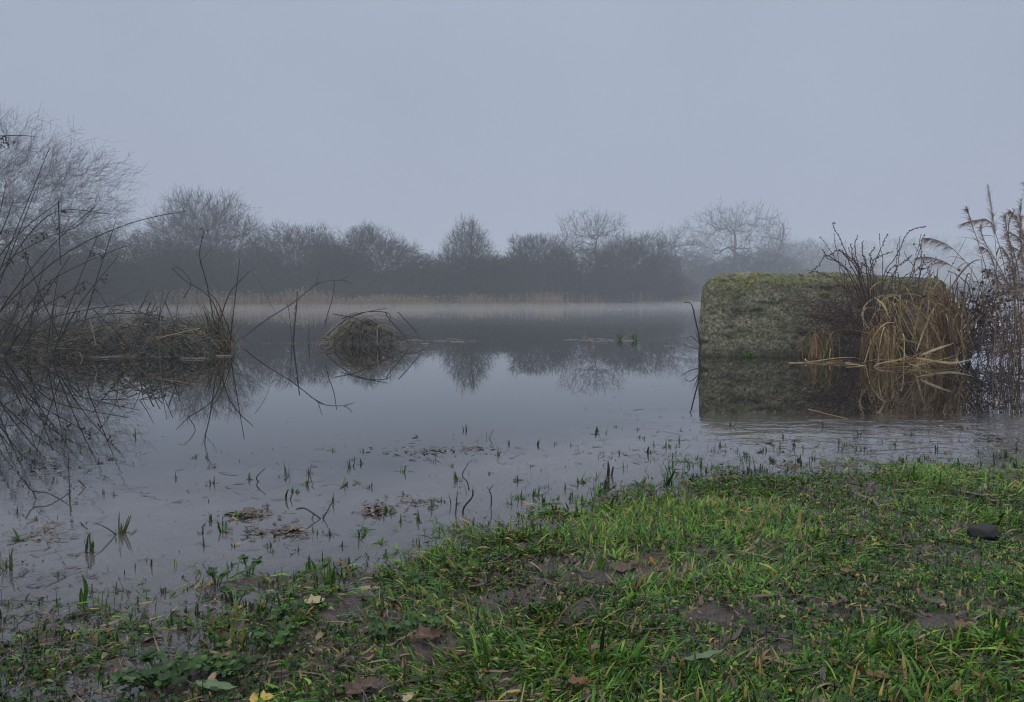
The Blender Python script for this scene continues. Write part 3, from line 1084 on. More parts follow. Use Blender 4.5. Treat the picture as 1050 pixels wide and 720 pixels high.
D8 = at(300, 352)[1]
stick("bent_rush", "long dead stem arching low over the water between rush tuft and rush dome", "dead stem",
      [(246, 349), (270, 330), (300, 311), (322, 293), (335, 288), (356, 288)], D8, D8 - .1, .0092, .0042,
      sub=[[(324, 292), (326, 284), (328, 278)], [(322, 293), (330, 290)], [(350, 287), (356, 284), (359, 281)], [(352, 288), (362, 291)], [(277, 324), (276, 330)], [(262, 335), (261, 345)]])
stick("upright_rush", "thick dark upright dead stem crossed by the arching stem, left of the rush dome", "dead stem", [(300, 356), (302, 335), (304, 315), (305, 299)], D8 - .1, D8 - .1, .0105, .007, sub=[[(304, 312), (302, 318)], [(303, 325), (301, 320)]])
stick("upright_rush", "thin dead stem leaning left beside the thick upright stem", "dead stem", [(299, 352), (298, 335), (296, 318), (294, 310)], D8 - .05, D8 - .05, .006, .004)
stick("bent_rush", "thin broken stem hanging from the left end of the arching stem", "dead stem", [(258, 278), (268, 292), (281, 318), (298, 336)], D8 + .1, D8 - .05, .0035, .002)
stick("upright_rush", "short stub standing in the water between upright stem and rush dome", "dead stem", [(316, 350), (317, 338), (316, 332)], D8 + .1, D8 + .1, .007, .004)
Db = at(716, 366)[1]
stick("hooked_twig", "tall hooked dark twig rising from the water at the block's left corner", "twig",
      [(717, 372), (718, 352), (713, 328), (709, 312), (701, 310)], Db - .25, Db - .3, .010, .004, sub=[[(717, 352), (709, 345), (703, 348)], [(716, 358), (708, 356), (700, 352)], [(717, 350), (713, 340)]])

# ------------------------------------------------------------------ plants on and round the block
def budded(mb, bd, pts, d0, d1, r, r0=.0058, r1=.0030, bud=.0085, nb=16, t0=.35):
    P = pxline(pts, d0, d1, 16)
    P[1:-1] += r.normal(0, .006, (14, 3))
    mb.tubes(P[None], taper(16, r0, r1)[None], r.random(), 5)
    if nb:
        t = np.linspace(t0, 1, nb) * 15
        k = np.minimum(t.astype(int), 14)
        f = (t - k)[:, None]
        C = P[k] * (1 - f) + P[k + 1] * f + r.normal(0, .004, (nb, 3))
        bd.blobs(C, r.uniform(.7, 1.2, nb) * bud, r.random(nb), 1.3)


def bramble_block():
    r = np.random.default_rng(51)
    D = 7.95
    base = at(905, 366)
    root = empty("bramble", base, "dark leafless bramble with budded stems fanning up over the top of the block", "bramble")
    mb, bd = MB(), MB()
    main = [[(898, 345), (885, 300), (870, 265), (856, 235), (855, 228)], [(893, 330), (882, 285), (877, 255), (879, 242)], [(896, 335), (890, 290), (897, 270), (905, 250), (910, 240)],
            [(900, 345), (905, 285), (920, 262), (930, 240), (940, 234), (949, 232)], [(890, 330), (870, 280), (848, 262), (840, 273), (835, 276)], [(893, 325), (872, 280), (850, 265), (843, 256)],
            [(895, 335), (880, 280), (862, 258), (850, 262)], [(896, 330), (893, 275), (905, 262), (915, 258)], [(900, 330), (910, 280), (925, 270), (935, 262)], [(897, 335), (885, 285), (874, 262), (872, 250)],
            [(910, 340), (925, 300), (942, 285), (948, 262)], [(925, 340), (940, 300), (945, 270), (944, 250)], [(930, 335), (945, 296), (952, 285), (956, 280)], [(890, 330), (866, 295), (842, 280), (830, 280)],
            [(892, 325), (880, 275), (868, 262), (860, 256)], [(895, 325), (888, 272), (884, 258), (884, 248)], [(897, 325), (895, 280), (892, 262), (897, 254)]]
    for p in main:
        budded(mb, bd, p, D - .02 + r.uniform(-.05, .05), D + r.uniform(-.05, .25), r)
    for _ in range(26):
        px = r.uniform(838, 958)
        tip = (px + r.normal(0, 8), r.uniform(238, 280))
        b_ = (896 + (px - 896) * .35 + r.normal(0, 8), 335 + r.normal(0, 8))
        m_ = ((b_[0] + tip[0]) / 2 + r.normal(0, 9), 288 + r.normal(0, 6))
        budded(mb, bd, [b_, m_, tip], D - .02, D + r.uniform(-.05, .3), r, .0045, .0025, .007, 12, .4)
    # dense dark thicket in front of the face
    N = 80
    P = arcs(r, N, at(905, 366) + np.array([-.05, -.12, .05]), [.28, .1, .08], at(885, 366) + np.array([-.12, -.2, .45]), [.38, .09, .22], (-.05, .22))
    P[..., 1] = np.minimum(P[..., 1], 8.07)
    mb.tubes(P, np.full((N, 9), .0038) * np.linspace(1.1, .6, 9), r.random(N), 4)
    N = 60
    P = arcs(r, N, at(880, 366) + np.array([0, -.1, .4]), [.2, .06, .12], at(815, 366) + np.array([0, -.15, .42]), [.16, .05, .16], (-.02, .12))
    P[..., 1] = np.minimum(P[..., 1], 8.07)
    mb.tubes(P, np.full((N, 9), .0022), r.random(N), 4)
    tag(mb.build("stem", M['bramble'], root, base), kind="stuff")
    idx, k = r.integers(0, N, 260), r.integers(2, 9, 260)
    bd.blobs(P[idx, k] + r.normal(0, .03, (260, 3)), r.uniform(.004, .011, 260), r.random(260), 1.6)
    tag(bd.build("bud", M['bleaf'], root, base), kind="stuff")


def bramble_right():
    r = np.random.default_rng(52)
    D = 7.75
    base = at(995, 378)
    root = empty("bramble", base, "tangled purple-brown bramble between the right end of the block and the reeds", "bramble")
    mb, lf = MB(), MB()
    N = 140
    P = arcs(r, N, at(982, 370) + np.array([.06, -.05, .14]), [.16, .2, .14], at(1004, 370) + np.array([0, -.1, .54]), [.28, .25, .24], (.0, .35))
    mb.tubes(P, np.full((N, 9), .0032) * np.linspace(1.2, .6, 9), r.random(N), 4)
    N2 = 80
    P2 = arcs(r, N2, at(990, 372) + np.array([0, 0, .05]), [.1, .2, .05], at(1036, 371) + np.array([.1, .0, .12]), [.3, .3, .12], (.05, .3))
    mb.tubes(P2, np.full((N2, 9), .0028), r.random(N2), 4)
    for p in ([(985, 345), (995, 300), (985, 285), (972, 278)], [(988, 350), (1005, 310), (1030, 300), (1050, 305)], [(985, 360), (1000, 330), (1030, 345), (1048, 352)], [(984, 372), (980, 350), (984, 325)], [(990, 365), (1012, 340), (1048, 330)]):
        budded(mb, lf, p, D, D, r, .006, .003, .007, 10, .2)
    tag(mb.build("stem", M['bramble'], root, base), kind="stuff")
    n = 330
    idx, k = r.integers(0, N, n), r.integers(3, 9, n)
    lf.blobs(P[idx, k] + r.normal(0, .025, (n, 3)), r.uniform(.008, .019, n), r.beta(1.0, 3.0, n), 1.5)
    tag(lf.build("foliage", M['bleaf'], root, base), kind="stuff")


def dry_tuft(label, bpx, N, tip, tips, lift, width, tint, seed, off=(0, 0, 0), bs=(.05, .05, .01), extra=(), group="dry grass tufts round the block", ymax=8.06):
    r = np.random.default_rng(seed)
    base = at(*bpx) + np.array(off)
    mb = MB()
    P = arcs(r, N, base, list(bs), at(*bpx) + np.array(tip), list(tips), lift)
    if ymax:
        P[..., 1] = np.minimum(P[..., 1], ymax)
    P[..., 2] = np.maximum(P[..., 2], -.02)
    side = nrm(np.cross(P[:, 4] - P[:, 0], r.normal(size=(N, 3)) * [.4, 1, .4]))
    mb.ribbons(P, np.array([.8, 1, 1, 1, .95, .85, .7, .45, .08])[None] * r.uniform(.6, 1.2, N)[:, None] * width, side, np.clip(r.normal(tint, .22, N), 0, 1))
    for pts, w, tt in extra:
        Q = pxline(pts, base[1] - .05, base[1] - .09, 12)[None]
        mb.ribbons(Q, (np.sin(np.linspace(.5, 3.05, 12)) * w)[None], nrm(np.cross(Q[:, -1] - Q[:, 0], np.array([[.1, 1, .2]]))), tt)
    o = mb.build("grass_tuft", M['straw'], base=base)
    return tag(o, label, "grass tuft", group)


bramble_block()
bramble_right()
dry_tuft("pale dry grass tuft drooping in arches halfway up the block face", (905, 366), 34, (.05, -.18, .22), (.22, .04, .09), (.30, .62), .0065, .66, 61, off=(0, -.12, .22), bs=(.10, .03, .10),
         extra=[([(893, 340), (884, 325), (888, 312), (897, 305)], .009, .95), ([(897, 305), (906, 313), (912, 326)], .011, .95), ([(899, 330), (905, 308), (920, 303), (930, 320)], .009, .8), ([(886, 340), (886, 318), (900, 315)], .008, .85),
                ([(900, 310), (892, 298), (905, 288), (912, 300)], .007, .7), ([(908, 345), (918, 315), (926, 312), (934, 330)], .008, .6)])
dry_tuft("curled orange-brown grass tuft standing at the block's foot, below the drooping pale tuft", (900, 370), 64, (.02, -.06, .02), (.16, .08, .05), (.22, .52), .0055, .34, 62, off=(-.02, -.18, 0), bs=(.11, .07, .01))
dry_tuft("small looped brown grass tuft at the middle of the block's foot", (834, 367), 34, (.0, -.06, .00), (.14, .06, .03), (.15, .46), .0045, .38, 63, off=(0, -.12, 0), bs=(.10, .05, .01))
dry_tuft("tall fan of straight yellow grass at the right end of the block", (948, 370), 110, (.10, -.05, .50), (.22, .10, .17), (-.06, .10), .0062, .52, 64, off=(.0, -.18, 0), bs=(.09, .05, .01),
         extra=[([(940, 360), (953, 325), (975, 290)], .010, .9), ([(935, 350), (945, 310), (957, 268)], .009, .5), ([(965, 350), (960, 300), (962, 272)], .011, .35)])
dry_tuft("rusty leafy grass tuft drooping over the block's top right corner", (968, 372), 100, (-.09, -.08, .50), (.15, .08, .18), (.05, .36), .0062, .18, 65, off=(.02, -.10, .20), bs=(.08, .05, .14))
dry_tuft("flat raft of pale straw fanned out on the water at the block's right foot", (955, 374), 40, (-.06, -.06, .03), (.19, .12, .03), (-.02, .10), .0036, .5, 66, off=(-.30, -.22, .01), bs=(.25, .08, .015),
         extra=[([(945, 364), (960, 358), (978, 352)], .012, .95), ([(940, 367), (975, 372), (1000, 368)], .010, .85), ([(930, 372), (950, 380), (975, 392)], .007, .7)])
dry_tuft("thin broken straw mat floating along the front of the block", (850, 371), 26, (.02, -.03, .006), (.26, .05, .006), (-.01, .02), .0038, .38, 67, off=(-.1, -.16, .008), bs=(.32, .04, .008))


def green_tuft(label, px, py, N, h, spread, seed, mat='grass', tint=(.3, .62), w=.006, name="grass_tuft", z=0, D=None, cat="grass tuft", group=None):
    r = np.random.default_rng(seed)
    base = at(px, py, z) if D is None else atd(px, py, D)
    az = r.uniform(0, 2 * math.pi, N)
    ln = h * r.uniform(.5, 1.05, N)
    sp_ = np.abs(r.normal(0, spread, N))
    d = np.stack([np.cos(az) * sp_, np.sin(az) * sp_, np.ones(N)], 1)
    B0 = base + r.normal(0, h * .10, (N, 3)) * [1, 1, 0] - [0, 0, .01]
    tip = B0 + d * ln[:, None]
    mid = B0 * .5 + tip * .5 + np.array([0, 0, .22]) * ln[:, None]
    tip[:, 2] -= r.uniform(0, .3, N) * ln
    t = np.linspace(0, 1, 7)[None, :, None]
    P = B0[:, None] * (1 - t) ** 2 + 2 * mid[:, None] * t * (1 - t) + tip[:, None] * t ** 2
    side = nrm(np.stack([np.cos(az + 1.57 + r.normal(0, .6, N)), np.sin(az + 1.57), r.normal(0, .2, N)], 1))
    mb = MB()
    mb.ribbons(P, np.array([.75, 1, 1, .9, .75, .5, .06])[None] * r.uniform(.7, 1.2, N)[:, None] * w, side, r.uniform(*tint, N))
    o = mb.build(name, M[mat], base=base)
    return tag(o, label, cat, group)


green_tuft("bright green grass tuft along the waterline under the mossy left part of the block", 768, 366, 60, .085, 2.4, 71, w=.005, tint=(.2, .7))
green_tuft("single green flag leaves standing beside the looped brown tuft", 846, 368, 7, .26, .15, 72, tint=(.3, .5), w=.009)
green_tuft("dark green leafy tuft in the shade behind the curled orange-brown tuft", 922, 366, 44, .42, .3, 73, tint=(.1, .4), w=.009)
green_tuft("upright green blade cluster on the block face above the pale drooping tuft", 917, 318, 8, .20, .25, 74, tint=(.2, .5), w=.010, D=8.0)


def reed_clump():
    r = np.random.default_rng(81)
    base = at(1040, 377)
    root = empty("reed_clump", base, "tall brown reed clump with feathery plumes at the right edge", "reeds")
    D = base[1]
    stalks = [  # bend points, plume length (m), droop
        ([(1018, 385), (1022, 300), (1020, 240), (1013, 192)], .42, .15, 0), ([(1035, 385), (1034, 300), (1018, 232), (1000, 226), (985, 230)], .30, .8, -1),
        ([(1020, 380), (1005, 295), (980, 258), (960, 246), (948, 244)], .28, .8, -1), ([(1030, 385), (1010, 305), (978, 274), (955, 264), (940, 264)], .30, .8, -1),
        ([(1040, 385), (1040, 290), (1034, 235), (1040, 215)], .45, .4, -1), ([(1046, 385), (1048, 280), (1046, 230), (1047, 205)], .40, .25, -1),
        ([(1030, 385), (1024, 300), (1016, 262), (1006, 252)], .34, .6, -1), ([(1046, 390), (1046, 300), (1040, 260), (1030, 240)], .42, .5, -1),
        ([(1055, 390), (1052, 300), (1048, 262), (1036, 252)], .36, .6, -1), ([(1062, 390), (1060, 280), (1066, 220), (1072, 200)], .4, .4, 1), ([(1036, 385), (1030, 310), (1022, 285), (1010, 275)], .32, .7, -1),
        ([(1075, 390), (1074, 290), (1062, 220), (1050, 188)], .4, .3, -1), ([(1048, 385), (1040, 310), (1042, 270), (1048, 252)], .4, .5, 1), ([(1085, 392), (1090, 290), (1094, 230)], .4, .4, 1),
    ]
    for _ in range(16):
        x0 = r.uniform(1030, 1095)
        x1 = x0 + r.normal(-26, 12)
        y1 = r.uniform(205, 285)
        stalks.append(([(x0, 386), ((x0 + x1) / 2 + 4, 300), (x1, y1 + 14), (x1 + r.normal(-7, 6), y1)], r.uniform(.3, .48), r.uniform(.25, .7), -1))
    for pts, pl, droop, sgn in stalks:
        d = D + r.uniform(-.25, .3)
        P = pxline(pts, d, d + r.uniform(-.15, .15), 18)
        st = MB()
        st.tubes(P[None], taper(18, .0034, .0014)[None], r.random(), 5)
        # sheath leaves
        nl = 3
        for j in range(nl):
            k = r.integers(3, 12)
            a = r.uniform(0, 6.28)
            dirv = np.array([math.cos(a), .5 * math.sin(a), r.uniform(.3, .9)])
            L = r.uniform(.15, .38)
            t = np.linspace(0, 1, 8)[:, None]
            Q = P[k] + dirv * L * t + np.array([0, 0, -.55 * L]) * t ** 2
            st.ribbons(Q[None], (np.array([.6, 1, 1, .9, .75, .55, .3, .03]) * r.uniform(.005, .009))[None], nrm(np.array([[-math.sin(a), math.cos(a), .3]])), r.random())
        o = st.build("stem", M['reed'], root, base)
        # plume: many fine drooping branchlets along the last part
        pm = MB()
        n = 170
        t = np.clip(1 - r.random(n) ** .9 * (pl / max(.3, np.linalg.norm(P[-1] - P[9]))) * .5, .35, 1) * 17
        k = np.minimum(t.astype(int), 16)
        f = (t - k)[:, None]
        S0 = P[k] * (1 - f) + P[k + 1] * f
        tang = nrm(P[k + 1] - P[k])
        out = nrm(r.normal(size=(n, 3)))
        dv = nrm(tang * .9 + out * .55 + np.array([.25 * sgn, 0, -droop * .6]))
        L = r.uniform(.03, .15, n) * r.random(n) ** .4 * (1.05 - .55 * (t / 17 - .35) / .65)
        tt = np.linspace(0, 1, 4)[None, :, None]
        Q = S0[:, None] + dv[:, None] * L[:, None, None] * tt + np.array([0, 0, -.5]) * droop * L[:, None, None] * tt ** 2
        pm.tubes(Q, np.full((n, 4), .0013) * np.array([.8, 1.2, 1, .4]), r.random(n), 3)
        tag(pm.build("plume", M['plume'], o, base), kind=None)
    # dead leaf mass at the foot
    mb = MB()
    N = 130
    B0 = base + r.normal(0, 1, (N, 3)) * [.22, .25, 0] + [.12, .1, 0]
    P = arcs(r, N, base + np.array([.26, .2, 0]), [.16, .25, .0], base + np.array([.22, .2, .7]), [.2, .25, .22], (-.05, .15))
    side = nrm(np.cross(P[:, 4] - P[:, 0], r.normal(size=(N, 3))))
    mb.ribbons(P, np.full((N, 9), .0045) * np.linspace(1, .2, 9), side, r.random(N))
    tag(mb.build("foliage", M['reed'], root, base), kind="stuff")


reed_clump()

# ------------------------------------------------------------------ floating and drowned things
def leaf(name, label, px, py, size, mat, seed, z=None, yaw=0., pitch=.15, curl=.3, aspect=.6, lift=.004, group=None, cat="leaf"):
    r = np.random.default_rng(seed)
    p = at(px, py, 0)
    for _ in range(4):
        zz = max(float(gh(p[0], p[1])), 0) + lift if z is None else z
        p = at(px, py, zz)
    n, m = 19, 9
    u = np.linspace(0, 1, n)
    wprof = np.sin(np.pi * u ** .8) ** .8 * aspect / 2 * (1 + (.22 if aspect > .4 else .05) * np.sin(u * 17 + seed) + .10 * np.sin(u * 31 + 2 * seed))
    v = np.linspace(-1, 1, m)
    U, V = np.meshgrid(u, v, indexing='ij')
    X, Y = (U - .5), V * wprof[:, None]
    Z = curl * (Y ** 2 * 1.6 + .35 * (U - .5) ** 2) + .03 * np.abs(V) * np.sin(U * 19 + seed) * .6 + (.05 * (fbm(U * 4 + seed, V * 1.5, 1.6, 2) - .5) + .03 * np.sin(U * 9 + seed + V * 2)) * (1 if aspect > .4 else .12)
    P = np.stack([X, Y, Z], -1) * size
    c, s = math.cos(yaw), math.sin(yaw)
    ct, st_ = math.cos(pitch), math.sin(pitch)
    P = P @ np.array([[1, 0, 0], [0, ct, st_], [0, -st_, ct]])
    P = P @ np.array([[c, s, 0], [-s, c, 0], [0, 0, 1]])
    i = np.arange(n - 1)[:, None] * m + np.arange(m - 1)[None]
    q = np.stack([i, i + 1, i + m + 1, i + m], -1).reshape(-1, 4)
    mb = MB()
    mb.add(P + p, q, r.random(n * m))
    # stalk
    e = np.array([[c, s, 0.1]]) * -.5 * size
    mb.tubes(np.stack([e + p, e * 1.5 + p + [0, 0, .1 * size]], 1), np.full((1, 2), size * .012), .2, 4)
    o = mb.build(name, M[mat], base=p)
    so = o.modifiers.new("thickness", 'SOLIDIFY')
    so.thickness = .0006
    return tag(o, label, cat, group)


def debris(label, px, py, wpx, N, seed, tint=(1.5, 2.2), up=.0, name="plant_debris", thick=1.0, group="plant debris afloat in the shallows"):
    r = np.random.default_rng(seed)
    base = at(px, py)
    W = wpx / F * base[1]
    C = base + r.standard_t(3, (N, 3)) * [W * .20, W * .17, 0]
    C[:, 2] = np.abs(r.normal(0, .004 + up, N)) + .001
    az = r.normal(0, 1.1, N)
    L = np.minimum(W, .13) * r.uniform(.02, .16, N)
    d = np.stack([np.cos(az), np.sin(az), r.normal(0, .12 + up * 4, N)], 1)
    t = np.linspace(-1, 1, 5)[None, :, None]
    P = C[:, None] + d[:, None] * L[:, None, None] * t
    P[..., 2] += (1 - t[..., 0] ** 2) * r.uniform(0, .25, N)[:, None] * L[:, None] * .5
    P[..., 2] = np.maximum(P[..., 2], -.004)
    side = nrm(np.stack([-np.sin(az), np.cos(az), r.normal(0, .4, N)], 1))
    mb = MB()
    mb.ribbons(P, np.array([.4, 1, 1, .9, .2])[None] * r.uniform(.0012, .0042, N)[:, None] * thick, side, r.beta(*tint, N))
    o = mb.build(name, M['litter'], base=base)
    return tag(o, label, "plant debris", group)


debris("wide brown debris mat floating in mid water, farthest out of the loose debris", 432, 463, 78, 110, 201, (1.2, 2.5))
debris("small brown debris mat just right of the widest mid-water mat", 488, 461, 44, 60, 202, (1.2, 2.5))
debris("brown leaf litter clump floating alone below the twin curved twigs' left", 383, 525, 36, 90, 203, (1.3, 2), up=.003, thick=1.5)
debris("rusty brown litter clump, leftmost of the two big foreground litter clumps", 256, 528, 48, 90, 204, (2, 1.6), up=.003, thick=1.4)
debris("dark brown litter clump lying right of the rusty clump", 296, 546, 36, 80, 205, (1.6, 1.8), up=.003, thick=1.5)
debris("thin sunken litter patch between the rusty clump and the shore", 262, 548, 60, 60, 206, (1.6, 1.8))
debris("scattered straw bits beside the lone litter clump", 425, 515, 60, 46, 207, (1.4, 2))
debris("floating litter strip left of the sprigs, under the tall rushes", 60, 478, 110, 50, 208, (1.1, 2.6), thick=.8)
debris("litter patch floating off the left end of the shore", 45, 548, 100, 60, 209, (1.5, 2.0))
debris("dark litter mat at the right edge beyond the grass", 1030, 452, 70, 110, 210, (1.0, 2.6), up=.002)
debris("brown litter clump drifting right of the block's reflection", 985, 438, 40, 70, 211, (1.2, 2.4), up=.004)
debris("sparse litter line in front of the block's reflection", 800, 455, 120, 70, 212, (1.1, 2.6), thick=.8)
debris("sparse litter drifting at the edge of the grass point", 690, 470, 120, 60, 213, (1.1, 2.6), thick=.8)
debris("dark dead weed lying along the grass edge on the right", 745, 498, 50, 70, 214, (1.0, 2.8), up=.006)


def mat_strip(label, x0, x1, py, N, seed, tuft=None):
    r = np.random.default_rng(seed)
    base = at((x0 + x1) / 2, py)
    a, b = at(x0, py), at(x1, py)
    u = r.random(N)
    u = u[vnoise(u * 9 + seed, u * 0) > .38]
    N = len(u)
    C = a + (b - a) * u[:, None] + r.normal(0, 1, (N, 3)) * [.01, .24, 0]
    az = r.normal(0, .35, N)
    L = r.uniform(.03, .13, N)
    t = np.linspace(-1, 1, 5)[None, :, None]
    P = C[:, None] + np.stack([np.cos(az), np.sin(az), 0 * az], 1)[:, None] * L[:, None, None] * t
    P[..., 2] = .004 + .006 * r.random((N, 1))
    mb = MB()
    mb.tubes(P, np.full((N, 5), .0022) * r.uniform(.6, 1.6, N)[:, None], r.random(N), 4)
    k = max(4, N // 10)
    S = C[:k] - [0, 0, .01]
    mb.segs(S, S + np.stack([r.normal(0, .012, k), r.normal(0, .01, k), r.uniform(.02, .07, k)], 1), np.full(k, .004), np.full(k, .003), r.random(k) * .2, 4)
    o = mb.build("floating_stems", M['pale'], base=base)
    return tag(o, label, "floating stems", "pale stems floating at the rush line", "stuff")


mat_strip("pale floating stems trailing right from the rush dome", 428, 492, 350, 22, 221)
mat_strip("long pale floating stems along the foot of the rush mound", -20, 235, 366, 44, 222)
mat_strip("pale floating stems between the rush tuft and rush dome", 243, 330, 352, 24, 223)
mat_strip("floating stems carrying the orange leaf in open water", 578, 660, 349, 26, 224)
mat_strip("thin floating stems just left of the hooked twig", 668, 712, 352, 10, 225)
leaf("fallen_leaf", "orange-brown leaf on the floating stems in open water left of the block", 606, 348, .10, 'leaf_brown', 1, yaw=.1, pitch=.5, lift=.02, cat="leaf")
leaf("fallen_leaf", "yellow leaf caught in the matted rush mound on the left", 127, 355, .13, 'leaf_yellow', 2, z=.10, yaw=1.2, pitch=1.1, cat="leaf")
green_tuft("sparse green tuft, left of the two growing on floating stems in open water", 636, 349, 26, .13, 1.6, 231, w=.005, tint=(.1, .5))
green_tuft("dense upright green tuft, right of the two growing on floating stems in open water", 651, 349, 18, .17, .5, 232, w=.005, tint=(.2, .55))


def sprig(px, py, hpx, seed, label, n=4, mat='weed', group="grass sprigs standing in the shallow water", w=1.0, tint=(0, .75)):
    r = np.random.default_rng(seed)
    base = at(px, py)
    zb = max(float(gh(base[0], base[1])), -.03)
    h = hpx / F * base[1]
    B0 = np.repeat(base[None] + [0, 0, -.012], n, 0) + r.normal(0, h * .10, (n, 3)) * [1, 1, 0]
    a = r.uniform(0, 6.28, n)
    s = np.abs(r.normal(.1, .45, n))
    s[0] *= .3
    L = h * r.uniform(.45, 1.0, n)
    L[0] = h
    tip = B0 + np.stack([np.cos(a) * s, np.sin(a) * s, np.ones(n)], 1) * L[:, None]
    mid = (B0 + tip) / 2 + r.normal(0, .09, (n, 3)) * L[:, None] + np.array([0, 0, .1]) * L[:, None]
    t = np.linspace(0, 1, 6)[None, :, None]
    P = B0[:, None] * (1 - t) ** 2 + 2 * mid[:, None] * t * (1 - t) + tip[:, None] * t ** 2
    side = nrm(np.stack([np.cos(a + 1.57) + .6, np.sin(a + 1.57), r.normal(0, .3, n)], 1))
    mb = MB()
    mb.ribbons(P, np.array([1, 1, .95, .85, .6, .1])[None] * r.uniform(.0012, .0026, n)[:, None] * w * (base[1] / 2.5) ** .5, side, r.uniform(*tint, n))
    # a floating bit of leaf round the foot
    k = 3
    C = base + r.normal(0, h * .35, (k, 3)) * [1, .8, 0] + [0, 0, .002]
    az = r.normal(0, .7, k)
    tt = np.linspace(-1, 1, 4)[None, :, None]
    Q = C[:, None] + np.stack([np.cos(az), np.sin(az), 0 * az], 1)[:, None] * (h * r.uniform(.15, .5, k))[:, None, None] * tt
    mb.ribbons(Q, np.array([.3, 1, 1, .2])[None] * np.full((k, 1), .0022), nrm(np.stack([-np.sin(az), np.cos(az), .2 + 0 * az], 1)), r.uniform(0, .5, k))
    o = mb.build("grass_sprig", M[mat], base=base)
    return tag(o, label, "grass sprig", group)


GEN = "short dark grass sprig poking out of the open shallow water"
SPR = [(293, 482, 14), (317, 485, 16), (359, 478, 12), (381, 500, 12), (371, 549, 14), (340, 516, 18), (325, 549, 18), (338, 549, 12), (372, 463, 9), (447, 473, 10), (463, 478, 8), (477, 441, 10), (500, 449, 14), (510, 466, 14),
       (522, 455, 9), (552, 456, 9), (570, 456, 6), (586, 457, 7), (612, 442, 9), (592, 476, 6), (596, 494, 8), (502, 486, 7), (631, 438, 6), (655, 449, 7), (661, 450, 7), (670, 457, 11), (635, 465, 12),
       (749, 437, 9), (756, 464, 11), (742, 463, 9), (713, 471, 10), (749, 489, 13), (768, 486, 18), (778, 484, 22), (659, 499, 16), (803, 449, 9), (800, 460, 10), (807, 484, 16), (815, 482, 14), (833, 471, 12), (845, 438, 10),
       (725, 484, 10), (180, 490, 12), (294, 488, 16), (107, 506, 10), (117, 508, 9), (17, 527, 12), (38, 533, 10), (206, 548, 14), (217, 534, 14), (208, 560, 14), (280, 566, 10), (95, 608, 16), (118, 603, 14), (169, 608, 16),
       (212, 612, 16), (330, 575, 18), (300, 598, 20), (428, 560, 16), (395, 570, 14), (450, 545, 12), (405, 545, 10), (640, 480, 12), (690, 468, 8), (860, 455, 10), (885, 462, 10), (905, 455, 8), (960, 462, 12), (975, 470, 12),
       (1005, 478, 14), (870, 478, 12), (1020, 470, 10), (530, 492, 10), (545, 478, 8), (560, 500, 10), (470, 500, 8), (150, 575, 10), (60, 590, 12), (140, 620, 18), (190, 628, 16), (255, 622, 16), (40, 618, 14), (350, 560, 12), (240, 560, 10)]
for i, (x, y, h) in enumerate(SPR):
    sprig(x, y, h * .95, 300 + i, GEN, n=3 + i % 4)
def sprouts():
    """more of the same short sprigs, thickening towards the shore"""
    r = np.random.default_rng(402)
    proto = [o for o in COL.objects if o.name.startswith("grass_sprig")][:60]
    n = 0
    while n < 205:
        y = r.uniform(1.3, 3.6)
        x = r.uniform(-1, 1) * (.68 * y)
        d = y - np.interp(x, SX, SY)
        if d < .0 or r.random() > math.exp(-d / .22) + .05 or fbm(x, y, 2.2, 3) < .42:
            continue
        c = proto[int(r.integers(0, len(proto)))].copy()
        h_ = max(v.co.z for v in c.data.vertices)
        k = r.uniform(.012, .036) / max(h_, .005)
        k = min(k, 2.2)
        c.scale = (k * r.uniform(.8, 1.3), k * r.uniform(.8, 1.3), k)
        c.rotation_euler = (0, 0, r.uniform(0, 6.28))
        c.location = (x, y, max(float(gh(x, y)), 0))
        if r.random() < .55:
            c.data = c.data.copy()
            c.data.materials[0] = M['grass']
            lv = np.empty(len(c.data.vertices), np.float32)
            c.data.attributes["tint"].data.foreach_get("value", lv)
            c.data.attributes["tint"].data.foreach_set("value", lv * .6 + .1)
            tag(c, "short green grass sprig poking out of the water close to the shore", "grass sprig", "green grass sprigs along the waterline")
        else:
            tag(c, "short dark grass sprig poking out of the water close to the shore", "grass sprig", "dark grass sprigs along the waterline")
        COL.objects.link(c)
        n += 1


sprouts()
sprig(625, 488, 20, 401, "stout lone dark sprig standing in water ahead of the grass point", 3, w=2.2, tint=(0, .3))
sprig(685, 498, 26, 402, "tall green-tipped sprig rising at the edge of the grass point", 7, mat='grass', w=2.6, tint=(.1, .45))
sprig(81, 618, 34, 403, "tall single green blade standing in water at lower left", 2, mat='grass', w=3.0, tint=(.1, .4))
sprig(122, 548, 30, 404, "spidery brown dead tuft standing in the left foreground water", 9, w=1.6, tint=(.3, 1))
sprig(90, 566, 26, 405, "twisted brown dead tuft left of the spidery tuft", 8, w=1.8, tint=(.3, 1))
sprig(7, 582, 30, 406, "yellow-brown tuft cut by the left edge of the photo", 9, w=2.2, tint=(.6, 1))
sprig(937, 497, 36, 407, "bushy green weed standing tallest at the right grass edge", 16, mat='grass', w=2.4, tint=(.2, .6))
sprig(338, 600, 40, 408, "green grass sprig rising from water beside the shore mud", 9, mat='grass', w=2.0, tint=(.2, .6))

